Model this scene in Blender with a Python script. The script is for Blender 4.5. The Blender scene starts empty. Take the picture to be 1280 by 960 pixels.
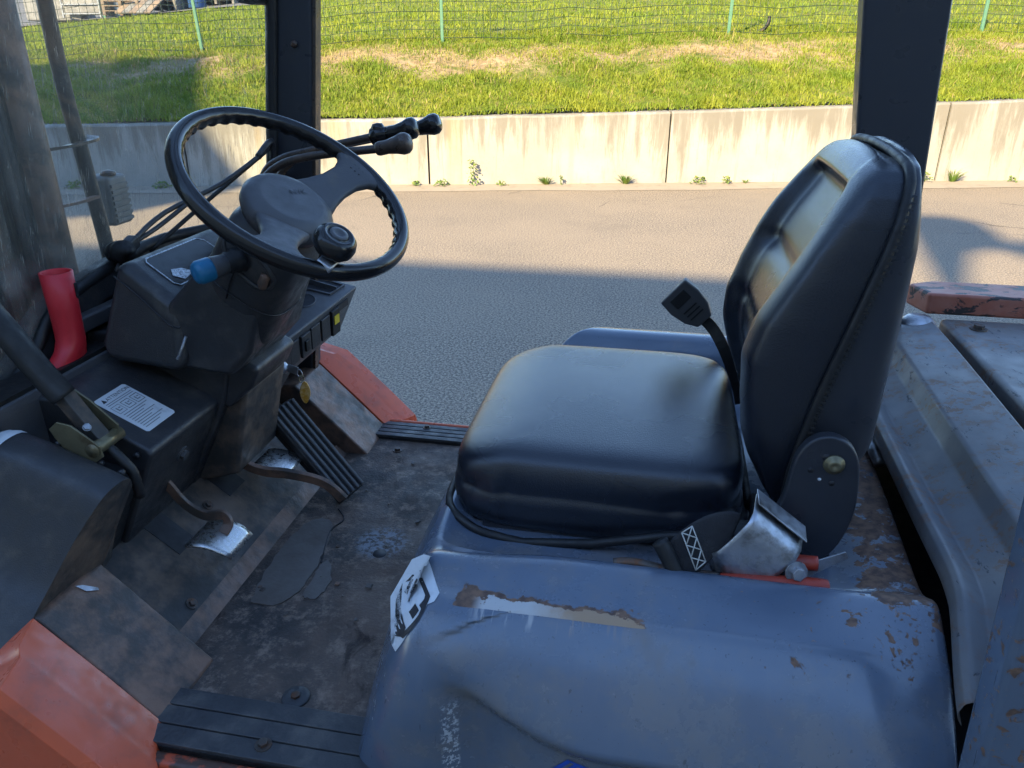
import bpy, bmesh, math, random
import numpy as np
from mathutils import Vector, Matrix
R = math.radians
random.seed(7); rng = np.random.default_rng(7)
scene = bpy.context.scene
COL = scene.collection

# ------------------------------------------------------------------ camera, sky, sun, exposure
cam_d = bpy.data.cameras.new('camera'); cam = bpy.data.objects.new('camera', cam_d); COL.objects.link(cam)
cam.location = (0, 0, 1.65); cam.rotation_euler = (R(90 - 24), 0, R(11))
cam_d.sensor_width = 36; cam_d.lens = 36 * 961 / 1280; cam_d.clip_start = 0.02; cam_d.clip_end = 500
scene.camera = cam
SUN_EL, SUN_AZ = R(33), math.atan2(0.33, 0.94)          # light travels towards +Y and a little +X
LD = Vector((math.sin(SUN_AZ) * math.cos(SUN_EL), math.cos(SUN_AZ) * math.cos(SUN_EL), -math.sin(SUN_EL)))
world = bpy.data.worlds.new('World'); scene.world = world; world.use_nodes = True
wn = world.node_tree.nodes; wl = world.node_tree.links
sky = wn.new('ShaderNodeTexSky'); sky.sky_type = 'NISHITA'; sky.sun_disc = False
sky.sun_elevation = SUN_EL; sky.sun_rotation = SUN_AZ + math.pi
sky.air_density = 1.0; sky.dust_density = 0.0; sky.ozone_density = 3.0
wl.new(sky.outputs[0], wn['Background'].inputs[0]); wn['Background'].inputs[1].default_value = 0.14
sd = bpy.data.lights.new('sun', 'SUN'); sd.energy = 4.2; sd.angle = R(0.5); sd.color = (1, 0.79, 0.47)
so = bpy.data.objects.new('sun', sd); COL.objects.link(so); so.location = (-4, -8, 9)
so.rotation_euler = LD.to_track_quat('-Z', 'Y').to_euler()
scene.view_settings.view_transform = 'Standard'; scene.view_settings.look = 'None'
scene.view_settings.exposure = 1.82; scene.view_settings.gamma = 1
scene.cycles.max_bounces = 5; scene.cycles.diffuse_bounces = 2; scene.cycles.glossy_bounces = 2; scene.cycles.adaptive_threshold = 0.025; scene.cycles.transparent_max_bounces = 8
scene.cycles.caustics_reflective = False; scene.cycles.caustics_refractive = False

# ------------------------------------------------------------------ materials
class NT:
    def __init__(s, name):
        s.m = bpy.data.materials.new(name); s.m.use_nodes = True
        s.t = s.m.node_tree; s.b = s.t.nodes['Principled BSDF']; s.out = s.t.nodes['Material Output']
        s.co = s.t.nodes.new('ShaderNodeTexCoord').outputs['Object']
    def n(s, typ, **kw):
        x = s.t.nodes.new(typ)
        for k, v in kw.items(): setattr(x, k, v)
        return x
    def set(s, inp, v):
        if isinstance(v, bpy.types.NodeSocket): s.t.links.new(v, inp)
        else:
            if isinstance(v, (tuple, list)) and len(v) == 3 and inp.type == 'RGBA': v = (*v, 1)
            inp.default_value = v
    def mapc(s, scale=(1, 1, 1), loc=(0, 0, 0), rot=(0, 0, 0)):
        x = s.n('ShaderNodeMapping'); s.set(x.inputs[0], s.co)
        x.inputs['Scale'].default_value = scale; x.inputs['Location'].default_value = loc; x.inputs['Rotation'].default_value = rot
        return x.outputs[0]
    def noise(s, scale, detail=4, rough=.6, dist=0, vec=None):
        x = s.n('ShaderNodeTexNoise'); s.set(x.inputs['Vector'], vec or s.co)
        x.inputs['Scale'].default_value = scale; x.inputs['Detail'].default_value = detail
        x.inputs['Roughness'].default_value = rough; x.inputs['Distortion'].default_value = dist
        return x.outputs[0]
    def vor(s, scale, feature='F1', vec=None):
        x = s.n('ShaderNodeTexVoronoi', feature=feature); s.set(x.inputs['Vector'], vec or s.co)
        x.inputs['Scale'].default_value = scale
        return x.outputs['Distance']
    def ramp(s, v, lo, hi, a=0., b=1.):
        x = s.n('ShaderNodeMapRange', interpolation_type='SMOOTHSTEP'); s.set(x.inputs[0], v)
        for i, q in zip((1, 2, 3, 4), (lo, hi, a, b)): x.inputs[i].default_value = q
        return x.outputs[0]
    def math(s, op, a, b=0., c=0.):
        x = s.n('ShaderNodeMath', operation=op); s.set(x.inputs[0], a); s.set(x.inputs[1], b)
        if op == 'MULTIPLY_ADD': s.set(x.inputs[2], c)
        return x.outputs[0]
    def mix(s, f, a, b):
        x = s.n('ShaderNodeMix', data_type='RGBA'); s.set(x.inputs[0], f); s.set(x.inputs[6], a); s.set(x.inputs[7], b)
        return x.outputs[2]
    def xyz(s):
        x = s.n('ShaderNodeSeparateXYZ'); s.set(x.inputs[0], s.co); return x.outputs
    def bump(s, h, strength=.3, dist=.01):
        x = s.n('ShaderNodeBump'); x.inputs['Strength'].default_value = strength; x.inputs['Distance'].default_value = dist
        s.set(x.inputs['Height'], h); s.set(s.b.inputs['Normal'], x.outputs[0])
    def fin(s, col=None, rough=None, metal=None, spec=None):
        for k, v in (('Base Color', col), ('Roughness', rough), ('Metallic', metal), ('Specular IOR Level', spec)):
            if v is not None: s.set(s.b.inputs[k], v)
        return s.m

def plain(name, col, rough=.5, metal=0, dirt=None, dscale=14, dlo=.5, dhi=.75, bscale=90, bstr=.12, spec=.5, rvar=.12):
    t = NT(name)
    c = col
    nz = t.noise(dscale, 5, .65)
    if dirt: c = t.mix(t.ramp(nz, dlo, dhi), col, dirt)
    f = t.noise(dscale * 3.1, 2, .6)
    rr = t.ramp(f, .3, .7, max(.02, rough - rvar), min(1, rough + rvar))
    if bstr: t.bump(t.noise(bscale, 3, .6), bstr, .004)
    return t.fin(c, rr, metal, spec)

M = {}
M['plastic'] = plain('black_plastic', (.032, .032, .035), .40, dirt=(.085, .076, .066), dlo=.48, dhi=.80, bscale=420, bstr=.22)
M['plastic_grey'] = plain('dark_grey_plastic', (.075, .075, .080), .45, dirt=(.12, .105, .085), dlo=.52, dhi=.85, bscale=420, bstr=.2)
M['dusty'] = plain('dusty_black_steel', (.042, .039, .037), .55, dirt=(.16, .11, .078), dlo=.40, dhi=.70, dscale=13, bscale=60, bstr=.25)
M['black'] = plain('black_rubber', (.012, .012, .013), .55, dirt=(.04, .036, .03), dlo=.55, dhi=.85, bscale=200, bstr=.15)
M['gloss_black'] = plain('glossy_black_plastic', (.012, .011, .011), .2, dirt=(.03, .02, .015), dlo=.6, dhi=.9, bstr=.05, rvar=.06)
M['lever'] = plain('worn_dark_lever_steel', (.05, .035, .028), .38, dirt=(.12, .075, .05), dlo=.45, dhi=.8, dscale=25, bstr=.06)
M['steel'] = plain('worn_bright_steel', (.50, .49, .48), .32, .9, dirt=(.26, .20, .16), dlo=.55, dhi=.95, dscale=38, bscale=150, bstr=.06)
M['galv'] = plain('dull_galvanised_steel', (.46, .47, .50), .42, .85, dirt=(.22, .21, .2), dlo=.45, dhi=.7, dscale=22, bscale=160, bstr=.18)
M['brass'] = plain('yellow_zinc_plated_steel', (.20, .175, .105), .40, .6, dirt=(.12, .09, .05), dlo=.5, dhi=.75, dscale=30, bstr=.1)
M['bolt'] = plain('rusty_bolt_steel', (.10, .085, .075), .5, .6, dirt=(.16, .07, .035), dlo=.45, dhi=.7, dscale=60, bstr=.2)
M['orange'] = plain('orange_red_paint', (.62, .105, .040), .36, dirt=(.34, .075, .04), dlo=.5, dhi=.8, dscale=9, bscale=55, bstr=.05)
M['red'] = plain('red_plastic', (.66, .024, .036), .45, dirt=(.38, .03, .03), dlo=.5, dhi=.8, bscale=120, bstr=.1)
M['redgrip'] = plain('red_grip_rubber', (.38, .045, .025), .38, dirt=(.22, .04, .03), dlo=.5, dhi=.8, bstr=.08)
M['pillar'] = plain('blue_black_pillar_paint', (.032, .035, .044), .38, dirt=(.05, .05, .052), dlo=.58, dhi=.85, dscale=7, bscale=30, bstr=.08)
M['blue'] = plain('blue_cap_plastic', (.012, .16, .32), .4, dirt=(.03, .13, .22), bstr=.05)
M['bluedecal'] = plain('bright_blue_print', (.008, .07, .42), .45, bstr=0)
M['paper'] = plain('white_label_paper', (.62, .64, .66), .5, dirt=(.42, .42, .43), dlo=.5, dhi=.85, dscale=30, bstr=.03)
M['silver'] = plain('silver_label_film', (.55, .57, .60), .28, .55, dirt=(.30, .31, .33), dlo=.45, dhi=.7, dscale=55, bstr=.25)
M['ink'] = plain('black_ink', (.02, .02, .024), .6, bstr=0)
M['inkgrey'] = plain('grey_ink', (.20, .205, .22), .6, bstr=0)
M['stitch'] = plain('pale_thread', (.55, .53, .48), .8, bstr=0)
M['web'] = plain('black_webbing', (.022, .022, .026), .75, dirt=(.05, .048, .05), bscale=500, bstr=.5)
M['yellow'] = plain('yellow_label', (.62, .46, .03), .5, bstr=0)
M['amber'] = plain('amber_key_tag', (.62, .30, .04), .25, dirt=(.8, .55, .25), dlo=.4, dhi=.7, dscale=60, bstr=.05)
M['green'] = plain('green_coated_steel', (.10, .24, .16), .5, dirt=(.18, .3, .22), bstr=.05)
M['wire'] = plain('fence_wire', (.06, .09, .05), .5, .2, bstr=0)
M['wood'] = plain('weathered_wood', (.30, .22, .15), .8, dirt=(.16, .13, .11), dlo=.4, dhi=.7, dscale=4, bscale=40, bstr=.3)
M['greywood'] = plain('grey_weathered_wood', (.26, .25, .23), .85, dirt=(.12, .12, .12), dlo=.4, dhi=.7, dscale=4, bscale=40, bstr=.3)
M['blockgrey'] = plain('grey_concrete_block', (.30, .30, .30), .85, dirt=(.16, .16, .16), dlo=.4, dhi=.7, dscale=3, bscale=30, bstr=.3)
M['bluedrum'] = plain('blue_drum_plastic', (.04, .11, .30), .45, dirt=(.06, .1, .2), bstr=.05)
M['render'] = plain('pale_render', (.45, .43, .40), .85, dirt=(.33, .32, .30), dlo=.4, dhi=.7, dscale=1.2, bscale=30, bstr=.15)
M['roof'] = plain('grey_roof_sheet', (.12, .12, .13), .6, dirt=(.18, .17, .16), dscale=2, bstr=.1)
M['palegrey'] = plain('pale_grey_plastic', (.17, .17, .165), .6, dirt=(.18, .17, .16), bstr=.1)
M['weed'] = plain('weed_leaf', (.075, .15, .022), .5, dirt=(.16, .19, .03), dlo=.35, dhi=.7, dscale=9, bstr=.1)

def seat_vinyl():
    t = NT('black_vinyl')
    x, y, z = t.xyz()
    grain = t.math('ADD', t.math('MULTIPLY', t.vor(520), .5), t.noise(300, 4))
    wr = t.noise(5, 3, .5, .5)
    t.bump(t.math('MULTIPLY_ADD', wr, 1.3, t.math('MULTIPLY', grain, .6)), .26, .003)
    col = t.mix(t.ramp(t.noise(4, 4, .6), .4, .8), (.011, .014, .022), (.017, .021, .031))
    return t.fin(col, t.ramp(t.noise(4, 3), .3, .7, .22, .30), 0, .7)
M['vinyl'] = seat_vinyl()

def hood_paint():
    t = NT('worn_blue_grey_hood_paint')
    x, y, z = t.xyz()
    base = t.mix(t.ramp(t.noise(2.2, 4), .35, .7), (.092, .124, .176), (.122, .150, .20))
    dust = t.ramp(t.math('ADD', t.noise(8, 7, .7), t.ramp(z, .955, .90, 0, .11)), .52, .80)
    base = t.mix(t.math('MULTIPLY', dust, .62), base, (.20, .175, .155))
    # fine vertical wipe streaks
    st = t.ramp(t.noise(16, 5, .7, 0, t.mapc((9, 1, .8))), .56, .74)
    base = t.mix(t.math('MULTIPLY', st, .20), base, (.16, .17, .19))
    # long scrape along the shoulder crease: primer in the middle, rust round it
    nz = t.noise(34, 6, .7); nz2 = t.noise(11, 5, .7)
    yv = t.math('SUBTRACT', y, .826)
    fld = t.math('SUBTRACT', t.math('ADD', t.math('MULTIPLY', nz, .5), t.math('MULTIPLY', nz2, .5)), t.math('MULTIPLY', t.math('MAXIMUM', yv, 0.), t.ramp(x, -.16, -.08, 6.5, 12.)))
    inx = t.math('MULTIPLY', t.ramp(x, -.262, -.235), t.ramp(x, .0, .055, 1, 0))
    edge = t.ramp(yv, -.004, .0)
    fld = t.math('MULTIPLY', t.math('MULTIPLY', fld, inx), edge)
    rustm = t.ramp(fld, .315, .335)
    low = t.math('SUBTRACT', fld, t.math('MULTIPLY', t.math('MAXIMUM', yv, 0.), 4.5))
    prim = t.math('MULTIPLY', t.ramp(low, .335, .35), t.ramp(x, -.222, -.20))
    drip = t.math('MULTIPLY', t.math('MULTIPLY', t.ramp(t.noise(30, 4, .6, 0, t.mapc((2.2, .2, .12))), .53, .60), t.math('MULTIPLY', t.ramp(yv, -.022, -.010), t.ramp(yv, .0, -.002))), t.math('MULTIPLY', t.ramp(x, -.225, -.20), t.ramp(x, .04, -.10)))
    prim = t.math('MAXIMUM', prim, t.math('MULTIPLY', drip, .6))
    pcol = t.mix(t.ramp(t.math('ADD', x, t.math('MULTIPLY', nz, .08)), -.10, -.03), (.46, .45, .44), (.36, .24, .15))
    # rust spots, denser toward the rear and the seat well
    wet = t.math('ADD', t.ramp(x, -.02, .36, .01, .175), t.math('MULTIPLY', t.math('MULTIPLY', t.ramp(x, .30, .36), t.ramp(y, .90, .95)), .18))
    wet = t.math('MULTIPLY', wet, t.ramp(z, .88, .93))
    spots = t.math('MAXIMUM', t.ramp(t.math('ADD', t.noise(24, 6, .62, .4), wet), .765, .79), t.ramp(t.math('ADD', t.noise(58, 4, .6, .3), wet), .80, .82))
    peel = t.ramp(t.math('ADD', t.noise(95, 4, .6), t.math('MULTIPLY', wet, .8)), .78, .80)
    rust = t.math('MAXIMUM', t.math('MAXIMUM', rustm, spots), t.math('MULTIPLY', peel, .8))
    rcol = t.mix(t.ramp(t.noise(70, 5), .35, .65), (.075, .038, .026), (.20, .105, .06))
    col = t.mix(rust, base, rcol)
    col = t.mix(prim, col, pcol)
    # scuffs
    sc = t.ramp(t.noise(60, 3, .5, 0, t.mapc((3.2, 3.2, .35), rot=(0, .35, 0))), .69, .71)
    col = t.mix(t.math('MULTIPLY', sc, .6), col, (.03, .032, .04))
    # flaked white strip low on the front corner
    fl = t.math('MULTIPLY', t.math('MULTIPLY', t.ramp(t.math('ABSOLUTE', t.math('ADD', x, .238)), .008, .013, 1, 0), t.ramp(z, .80, .815, 1, 0)), t.ramp(t.noise(150, 4, .7), .50, .56))
    col = t.mix(t.math('MULTIPLY', fl, .8), col, (.55, .58, .62))
    rough = t.math('MAXIMUM', t.ramp(t.noise(5, 6, .7), .3, .7, .16, .32), t.math('MULTIPLY', t.math('MAXIMUM', rust, t.math('MULTIPLY', dust, .7)), .78))
    h = t.math('ADD', t.math('MULTIPLY', rust, -.5), t.math('MULTIPLY', t.noise(4, 3), 1.1))
    t.bump(t.math('ADD', h, t.math('MULTIPLY', t.noise(240, 3), .06)), .25, .003)
    return t.fin(col, rough, 0, .8)
M['hood'] = hood_paint()

def cover_paint():
    t = NT('flaking_grey_blue_cover_paint')
    base = t.mix(t.ramp(t.noise(4, 5), .35, .7), (.115, .118, .128), (.185, .172, .16))
    fleck = t.ramp(t.noise(40, 7, .7, .3, t.mapc((1.6, .7, 1))), .60, .66)
    rustf = t.ramp(t.noise(7, 5, .6), .42, .60)
    col = t.mix(fleck, base, (.04, .042, .05))
    col = t.mix(t.math('MULTIPLY', t.ramp(t.noise(55, 6, .7), .49, .58), rustf), col, (.17, .095, .058))
    t.bump(t.math('ADD', t.math('MULTIPLY', fleck, -.6), t.noise(8, 3)), .3, .003)
    return t.fin(col, t.ramp(t.noise(14, 5), .3, .7, .36, .62), 0, .5)
M['cover'] = cover_paint()

def chipped_red():
    t = NT('chipped_red_counterweight_paint')
    base = t.mix(t.ramp(t.noise(7, 5), .35, .7), (.33, .075, .035), (.42, .17, .12))
    ch = t.ramp(t.noise(34, 6, .65, .5, t.mapc((.5, 1.2, 1))), .53, .58)
    col = t.mix(ch, base, (.035, .028, .028))
    t.bump(t.math('MULTIPLY', ch, -1), .4, .003)
    return t.fin(col, .5, 0, .5)
M['chipred'] = chipped_red()

def floor_mat():
    t = NT('dirty_worn_floor_rubber')
    x, y, z = t.xyz()
    a = t.mix(t.ramp(t.noise(3.2, 7, .65, .6), .36, .66), (.045, .040, .038), (.135, .092, .070))
    a = t.mix(t.math('MULTIPLY', t.ramp(t.noise(30, 8, .8), .48, .66), .8), a, (.27, .195, .15))
    a = t.mix(t.ramp(t.noise(7, 7, .7, 1.), .60, .70), a, (.035, .022, .018))
    d = t.math('SQRT', t.math('ADD', t.math('POWER', t.math('ADD', x, .545), 2), t.math('POWER', t.math('SUBTRACT', y, 1.315), 2)))
    sp = t.math('MULTIPLY', t.ramp(d, .035, .07, 1, 0), t.ramp(t.noise(95, 6, .7), .44, .54))
    a = t.mix(t.math('MULTIPLY', sp, .8), a, (.22, .24, .28))
    t.bump(t.math('ADD', t.noise(38, 7, .7), t.math('MULTIPLY', t.noise(160, 4), .5)), .5, .006)
    return t.fin(a, t.ramp(t.noise(12, 5), .35, .7, .5, .85), 0, .4)
M['floor'] = floor_mat()
M['rustyedge'] = plain('rusty_worn_orange_edge', (.50, .085, .035), .5, dirt=(.085, .045, .032), dlo=.44, dhi=.52, dscale=16, bscale=60, bstr=.4)
def mast_mat():
    t = NT('greasy_streaked_mast_steel')
    c = t.mix(t.ramp(t.noise(9, 6, .7, .3, t.mapc((6, 6, .5))), .40, .64), (.022, .021, .021), (.085, .075, .058))
    c = t.mix(t.ramp(t.noise(14, 6, .7, 0, t.mapc((1, 1, .6))), .60, .68), c, (.06, .035, .03))
    return t.fin(c, .45, 0, .5)
M['mast'] = mast_mat()
M['patch'] = plain('grey_worn_patch', (.13, .115, .105), .6, dirt=(.09, .072, .06), dlo=.4, dhi=.75, dscale=9, bscale=90, bstr=.25)
M['step'] = plain('ribbed_step_rubber', (.045, .046, .050), .5, dirt=(.12, .11, .10), dlo=.46, dhi=.78, dscale=12, bscale=120, bstr=.35)
M['flank'] = plain('brown_dusty_plate', (.062, .050, .043), .5, dirt=(.22, .125, .085), dlo=.36, dhi=.62, dscale=12, bscale=70, bstr=.35)

def asphalt():
    t = NT('asphalt_road')
    g = t.noise(70, 4, .85); v = t.vor(100)
    col = t.mix(t.ramp(g, .40, .62), (.078, .070, .062), (.43, .355, .265))
    col = t.mix(t.ramp(t.noise(.9, 6, .7), .52, .75, 0, .35), col, (.10, .09, .08))
    col = t.mix(t.ramp(t.noise(.55, 5, .6), .35, .7), col, t.mix(.35, col, (.34, .275, .20)))
    col = t.mix(t.ramp(v, .0, .26, .6, 0), col, (.46, .40, .32))
    wv = t.n('ShaderNodeMix', data_type='VECTOR'); t.set(wv.inputs[0], .22); t.set(wv.inputs[4], t.co)
    nn = t.n('ShaderNodeTexNoise'); t.set(nn.inputs['Vector'], t.co); nn.inputs['Scale'].default_value = 2.3; nn.inputs['Detail'].default_value = 5
    t.set(wv.inputs[5], nn.outputs['Color'])
    cr = t.math('MULTIPLY', t.ramp(t.vor(1.1, 'DISTANCE_TO_EDGE', wv.outputs[1]), .006, .014, 1, 0), t.ramp(t.noise(.42, 3), .55, .62))
    col = t.mix(t.math('MULTIPLY', cr, .55), col, (.03, .03, .03))
    t.bump(t.math('ADD', t.math('MULTIPLY', g, 1), t.math('MULTIPLY', v, -.7)), .6, .008)
    return t.fin(col, .86, 0, .35)
M['asphalt'] = asphalt()

def concrete():
    t = NT('stained_concrete')
    x, y, z = t.xyz()
    col = t.mix(t.ramp(t.noise(1.1, 6, .6), .35, .7), (.33, .325, .305), (.44, .43, .40))
    streak = t.math('ADD', t.noise(7.5, 6, .75, .3, t.mapc((1, 1, .10))), t.math('MULTIPLY', t.math('SUBTRACT', t.noise(.9, 3), .5), .35))
    hgt = t.ramp(z, .1, 1.0)
    sm = t.ramp(t.math('ADD', streak, t.math('MULTIPLY', hgt, .20)), .52, .72)
    col = t.mix(t.math('MULTIPLY', sm, .70), col, (.17, .155, .13))
    och = t.ramp(t.noise(1.4, 4, .6, 0, t.mapc((1, 1, .12))), .62, .70)
    col = t.mix(t.math('MULTIPLY', och, .30), col, (.42, .30, .14))
    sp = t.ramp(t.noise(60, 6, .75), .60, .70)
    col = t.mix(t.math('MULTIPLY', sp, .7), col, (.15, .135, .11))
    t.bump(t.math('ADD', t.noise(30, 6, .7), t.math('MULTIPLY', sp, -.6)), .35, .008)
    return t.fin(col, .9, 0, .3)
M['concrete'] = concrete()

def soil():
    t = NT('bank_soil_and_turf')
    x, y, z = t.xyz()
    n_ = t.math('ADD', t.math('MULTIPLY', t.math('ADD', x, 6.6), -.231), t.math('MULTIPLY', t.math('SUBTRACT', y, 8.55), .973))   # metres behind the wall
    turf = t.mix(t.ramp(t.noise(5, 6, .7), .4, .65), (.085, .125, .018), (.17, .17, .04))
    earth = t.mix(t.ramp(t.noise(9, 6, .7), .4, .62), (.36, .275, .165), (.22, .16, .09))
    band = t.math('MULTIPLY', t.ramp(n_, 1.2, 1.9), t.ramp(n_, 3.3, 2.7))
    c = t.mix(t.math('MULTIPLY', band, t.ramp(t.noise(1.6, 5, .7), .36, .52)), turf, earth)
    t.bump(t.noise(14, 5, .7), .7, .04)
    return t.fin(c, .95, 0, .2)
M['soil'] = soil()
def grass_mat(name, a, b, dry, drylo):
    t = NT(name)
    c = t.mix(t.ramp(t.noise(1.6, 4), .35, .68), a, b)
    c = t.mix(t.ramp(t.noise(9, 4, .7), drylo, drylo + .16), c, dry)
    t.fin(c, .6, 0, .3)
    tr = t.n('ShaderNodeBsdfTranslucent'); t.set(tr.inputs[0], c)
    mx = t.n('ShaderNodeMixShader'); mx.inputs[0].default_value = .28
    t.t.links.new(t.b.outputs[0], mx.inputs[1]); t.t.links.new(tr.outputs[0], mx.inputs[2]); t.t.links.new(mx.outputs[0], t.out.inputs[0])
    return t.m
M['grass'] = grass_mat('sunny_grass', (.155, .235, .022), (.28, .32, .034), (.38, .34, .09), .60)
M['drygrass'] = grass_mat('dry_grass', (.26, .23, .06), (.38, .31, .13), (.42, .33, .17), .45)
M['gravel'] = plain('yard_gravel', (.17, .165, .16), .9, dirt=(.10, .10, .10), dlo=.4, dhi=.7, dscale=3, bscale=20, bstr=.4)

def glass_mat():
    t = NT('dusty_scratched_windscreen')
    x, y, z = t.xyz()
    d = t.math('ADD', t.ramp(t.noise(22, 8, .75), .45, .75, 0, .20), t.ramp(t.noise(160, 4, .7), .62, .74, 0, .35))
    low = t.math('MULTIPLY', t.ramp(y, 1.50, 1.30), t.math('MULTIPLY', t.ramp(z, 1.36, 1.18), t.ramp(t.noise(14, 6, .7), .40, .62)))
    d = t.math('MULTIPLY', d, t.ramp(y, 1.62, 1.40, .12, .30))
    d = t.math('ADD', d, t.math('MULTIPLY', low, .30))
    scr = t.ramp(t.noise(42, 3, .5, .3, t.mapc((1, 6, .5), rot=(.5, 0, 0))), .61, .70, 0, .32)
    d = t.math('ADD', t.math('ADD', d, scr), t.ramp(y, 1.62, 1.40, .02, .07))
    tr = t.n('ShaderNodeBsdfTransparent'); tr.inputs[0].default_value = (.93, .95, .95, 1)
    df = t.n('ShaderNodeBsdfDiffuse'); df.inputs[0].default_value = (.55, .52, .46, 1)
    gl = t.n('ShaderNodeBsdfGlossy'); gl.inputs['Roughness'].default_value = .06
    fr = t.n('ShaderNodeLayerWeight'); fr.inputs[0].default_value = .5; fr = t.ramp(t.math('POWER', fr.outputs['Facing'], 3.), 0, 1, .02, .35)
    m1 = t.n('ShaderNodeMixShader'); t.set(m1.inputs[0], d); t.t.links.new(tr.outputs[0], m1.inputs[1]); t.t.links.new(df.outputs[0], m1.inputs[2])
    m2 = t.n('ShaderNodeMixShader'); t.set(m2.inputs[0], fr); t.t.links.new(m1.outputs[0], m2.inputs[1]); t.t.links.new(gl.outputs[0], m2.inputs[2])
    t.t.links.new(m2.outputs[0], t.out.inputs[0])
    return t.m
M['glass'] = glass_mat()

# ------------------------------------------------------------------ mesh helpers (all shapes are given in metres in world axes)
def link(name, me, mat, parent=None, kind=None):
    o = bpy.data.objects.new(name, me); COL.objects.link(o)
    if mat is not None: me.materials.append(M[mat] if isinstance(mat, str) else mat)
    if parent is not None:
        o.parent = parent
    

        if parent.type == 'EMPTY': o.matrix_parent_inverse = Matrix.Translation(-parent.location)
    if kind: o['kind'] = kind
    return o
def mesh(name, V, F, mat, parent=None, smooth=False, bevel=0, seg=2, sub=0, solid=0, kind=None, flip=False):
    me = bpy.data.meshes.new(name); me.from_pydata([tuple(map(float, v)) for v in V], [], [tuple(map(int, f)) for f in F])
    bm = bmesh.new(); bm.from_mesh(me); bmesh.ops.recalc_face_normals(bm, faces=bm.faces)
    if flip: bmesh.ops.reverse_faces(bm, faces=bm.faces)
    bm.to_mesh(me); bm.free()
    o = link(name, me, mat, parent, kind)
    if smooth or bevel or sub: me.polygons.foreach_set('use_smooth', [True] * len(me.polygons))
    if solid:
        m = o.modifiers.new('solid', 'SOLIDIFY'); m.thickness = solid; m.offset = 0
    if bevel:
        m = o.modifiers.new('bevel', 'BEVEL'); m.width = bevel; m.segments = seg; m.limit_method = 'ANGLE'; m.angle_limit = R(32)
        m.harden_normals = False
        w = o.modifiers.new('wn', 'WEIGHTED_NORMAL'); w.keep_sharp = True
    if sub:
        m = o.modifiers.new('sub', 'SUBSURF'); m.levels = sub; m.render_levels = sub
    return o
def boxvf(x0, x1, y0, y1, z0, z1):
    V = [(x, y, z) for x in (x0, x1) for y in (y0, y1) for z in (z0, z1)]
    return V, [(0, 1, 3, 2), (4, 6, 7, 5), (0, 4, 5, 1), (2, 3, 7, 6), (0, 2, 6, 4), (1, 5, 7, 3)]
def box(name, a, b, mat, parent=None, bevel=0, **k):
    return mesh(name, *boxvf(a[0], b[0], a[1], b[1], a[2], b[2]), mat, parent, bevel=bevel, **k)
def obox(name, c, ax, ay, az, mat, parent=None, bevel=0, **k):
    """box round c with half-axis vectors"""
    c, ax, ay, az = map(Vector, (c, ax, ay, az))
    V = [c + i * ax + j * ay + l * az for i in (-1, 1) for j in (-1, 1) for l in (-1, 1)]
    return mesh(name, V, boxvf(0, 1, 0, 1, 0, 1)[1], mat, parent, bevel=bevel, **k)
def prism(name, prof, y0, y1, mat, parent=None, bevel=0, axis='y', off=(0, 0, 0), **k):
    n = len(prof); y0s = y0 if hasattr(y0, '__len__') else [y0] * n; y1s = y1 if hasattr(y1, '__len__') else [y1] * n
    V = [(p[0], a, p[1]) for p, a in zip(prof, y0s)] + [(p[0] + off[0], b, p[1] + off[2]) for p, b in zip(prof, y1s)]
    if axis == 'z': V = [(v[0], v[2], v[1]) for v in V]
    F = [tuple(range(n)), tuple(range(2 * n - 1, n - 1, -1))] + [(i, (i + 1) % n, n + (i + 1) % n, n + i) for i in range(n)]
    return mesh(name, V, F, mat, parent, bevel=bevel, **k)
def plate(name, pts, thick, mat, parent=None, bevel=0, **k):
    """flat polygon (3D points, planar-ish) thickened against its normal"""
    P = [Vector(p) for p in pts]; n = Vector((0, 0, 0))
    for i in range(len(P)): n += P[i].cross(P[(i + 1) % len(P)])
    n.normalize(); m = len(P)
    V = P + [p - n * thick for p in P]
    F = [tuple(range(m)), tuple(range(2 * m - 1, m - 1, -1))] + [(i, (i + 1) % m, m + (i + 1) % m, m + i) for i in range(m)]
    return mesh(name, V, F, mat, parent, bevel=bevel, **k)
def smoothpath(pts, n=6):
    P = [Vector(p) for p in pts]; out = []
    for i in range(len(P) - 1):
        p0 = P[max(i - 1, 0)]; p1 = P[i]; p2 = P[i + 1]; p3 = P[min(i + 2, len(P) - 1)]
        for k in range(n):
            t = k / n
            out.append(.5 * ((2 * p1) + (p2 - p0) * t + (2 * p0 - 5 * p1 + 4 * p2 - p3) * t * t + (3 * p1 - p0 - 3 * p2 + p3) * t ** 3))
    return out + [P[-1]]
def sweep(pts, prof, closed=False, up=(0, 0, 1), rs=None):
    """sweep a 2D profile (list of (a,b)) along a path"""
    P = [Vector(p) for p in pts]; n = len(P); m = len(prof); V = []; F = []; up = Vector(up); side = None
    for i in range(n):
        t = (P[(i + 1) % n] - P[i - 1]) if closed else (P[min(i + 1, n - 1)] - P[max(i - 1, 0)])
        t.normalize(); s = t.cross(up)
        if s.length < 1e-3: s = side or t.orthogonal()
        s.normalize(); side = s; u = s.cross(t); r = rs[i] if rs else 1
        V += [P[i] + s * a * r + u * b * r for a, b in prof]
    for i in range(n if closed else n - 1):
        j = (i + 1) % n
        F += [(i * m + k, i * m + (k + 1) % m, j * m + (k + 1) % m, j * m + k) for k in range(m)]
    if not closed: F += [tuple(range(m)), tuple(range((n - 1) * m, n * m))]
    return V, F
def circ(r, n=12, e=1.): return [(r * math.cos(2 * math.pi * k / n), r * e * math.sin(2 * math.pi * k / n)) for k in range(n)]
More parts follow.
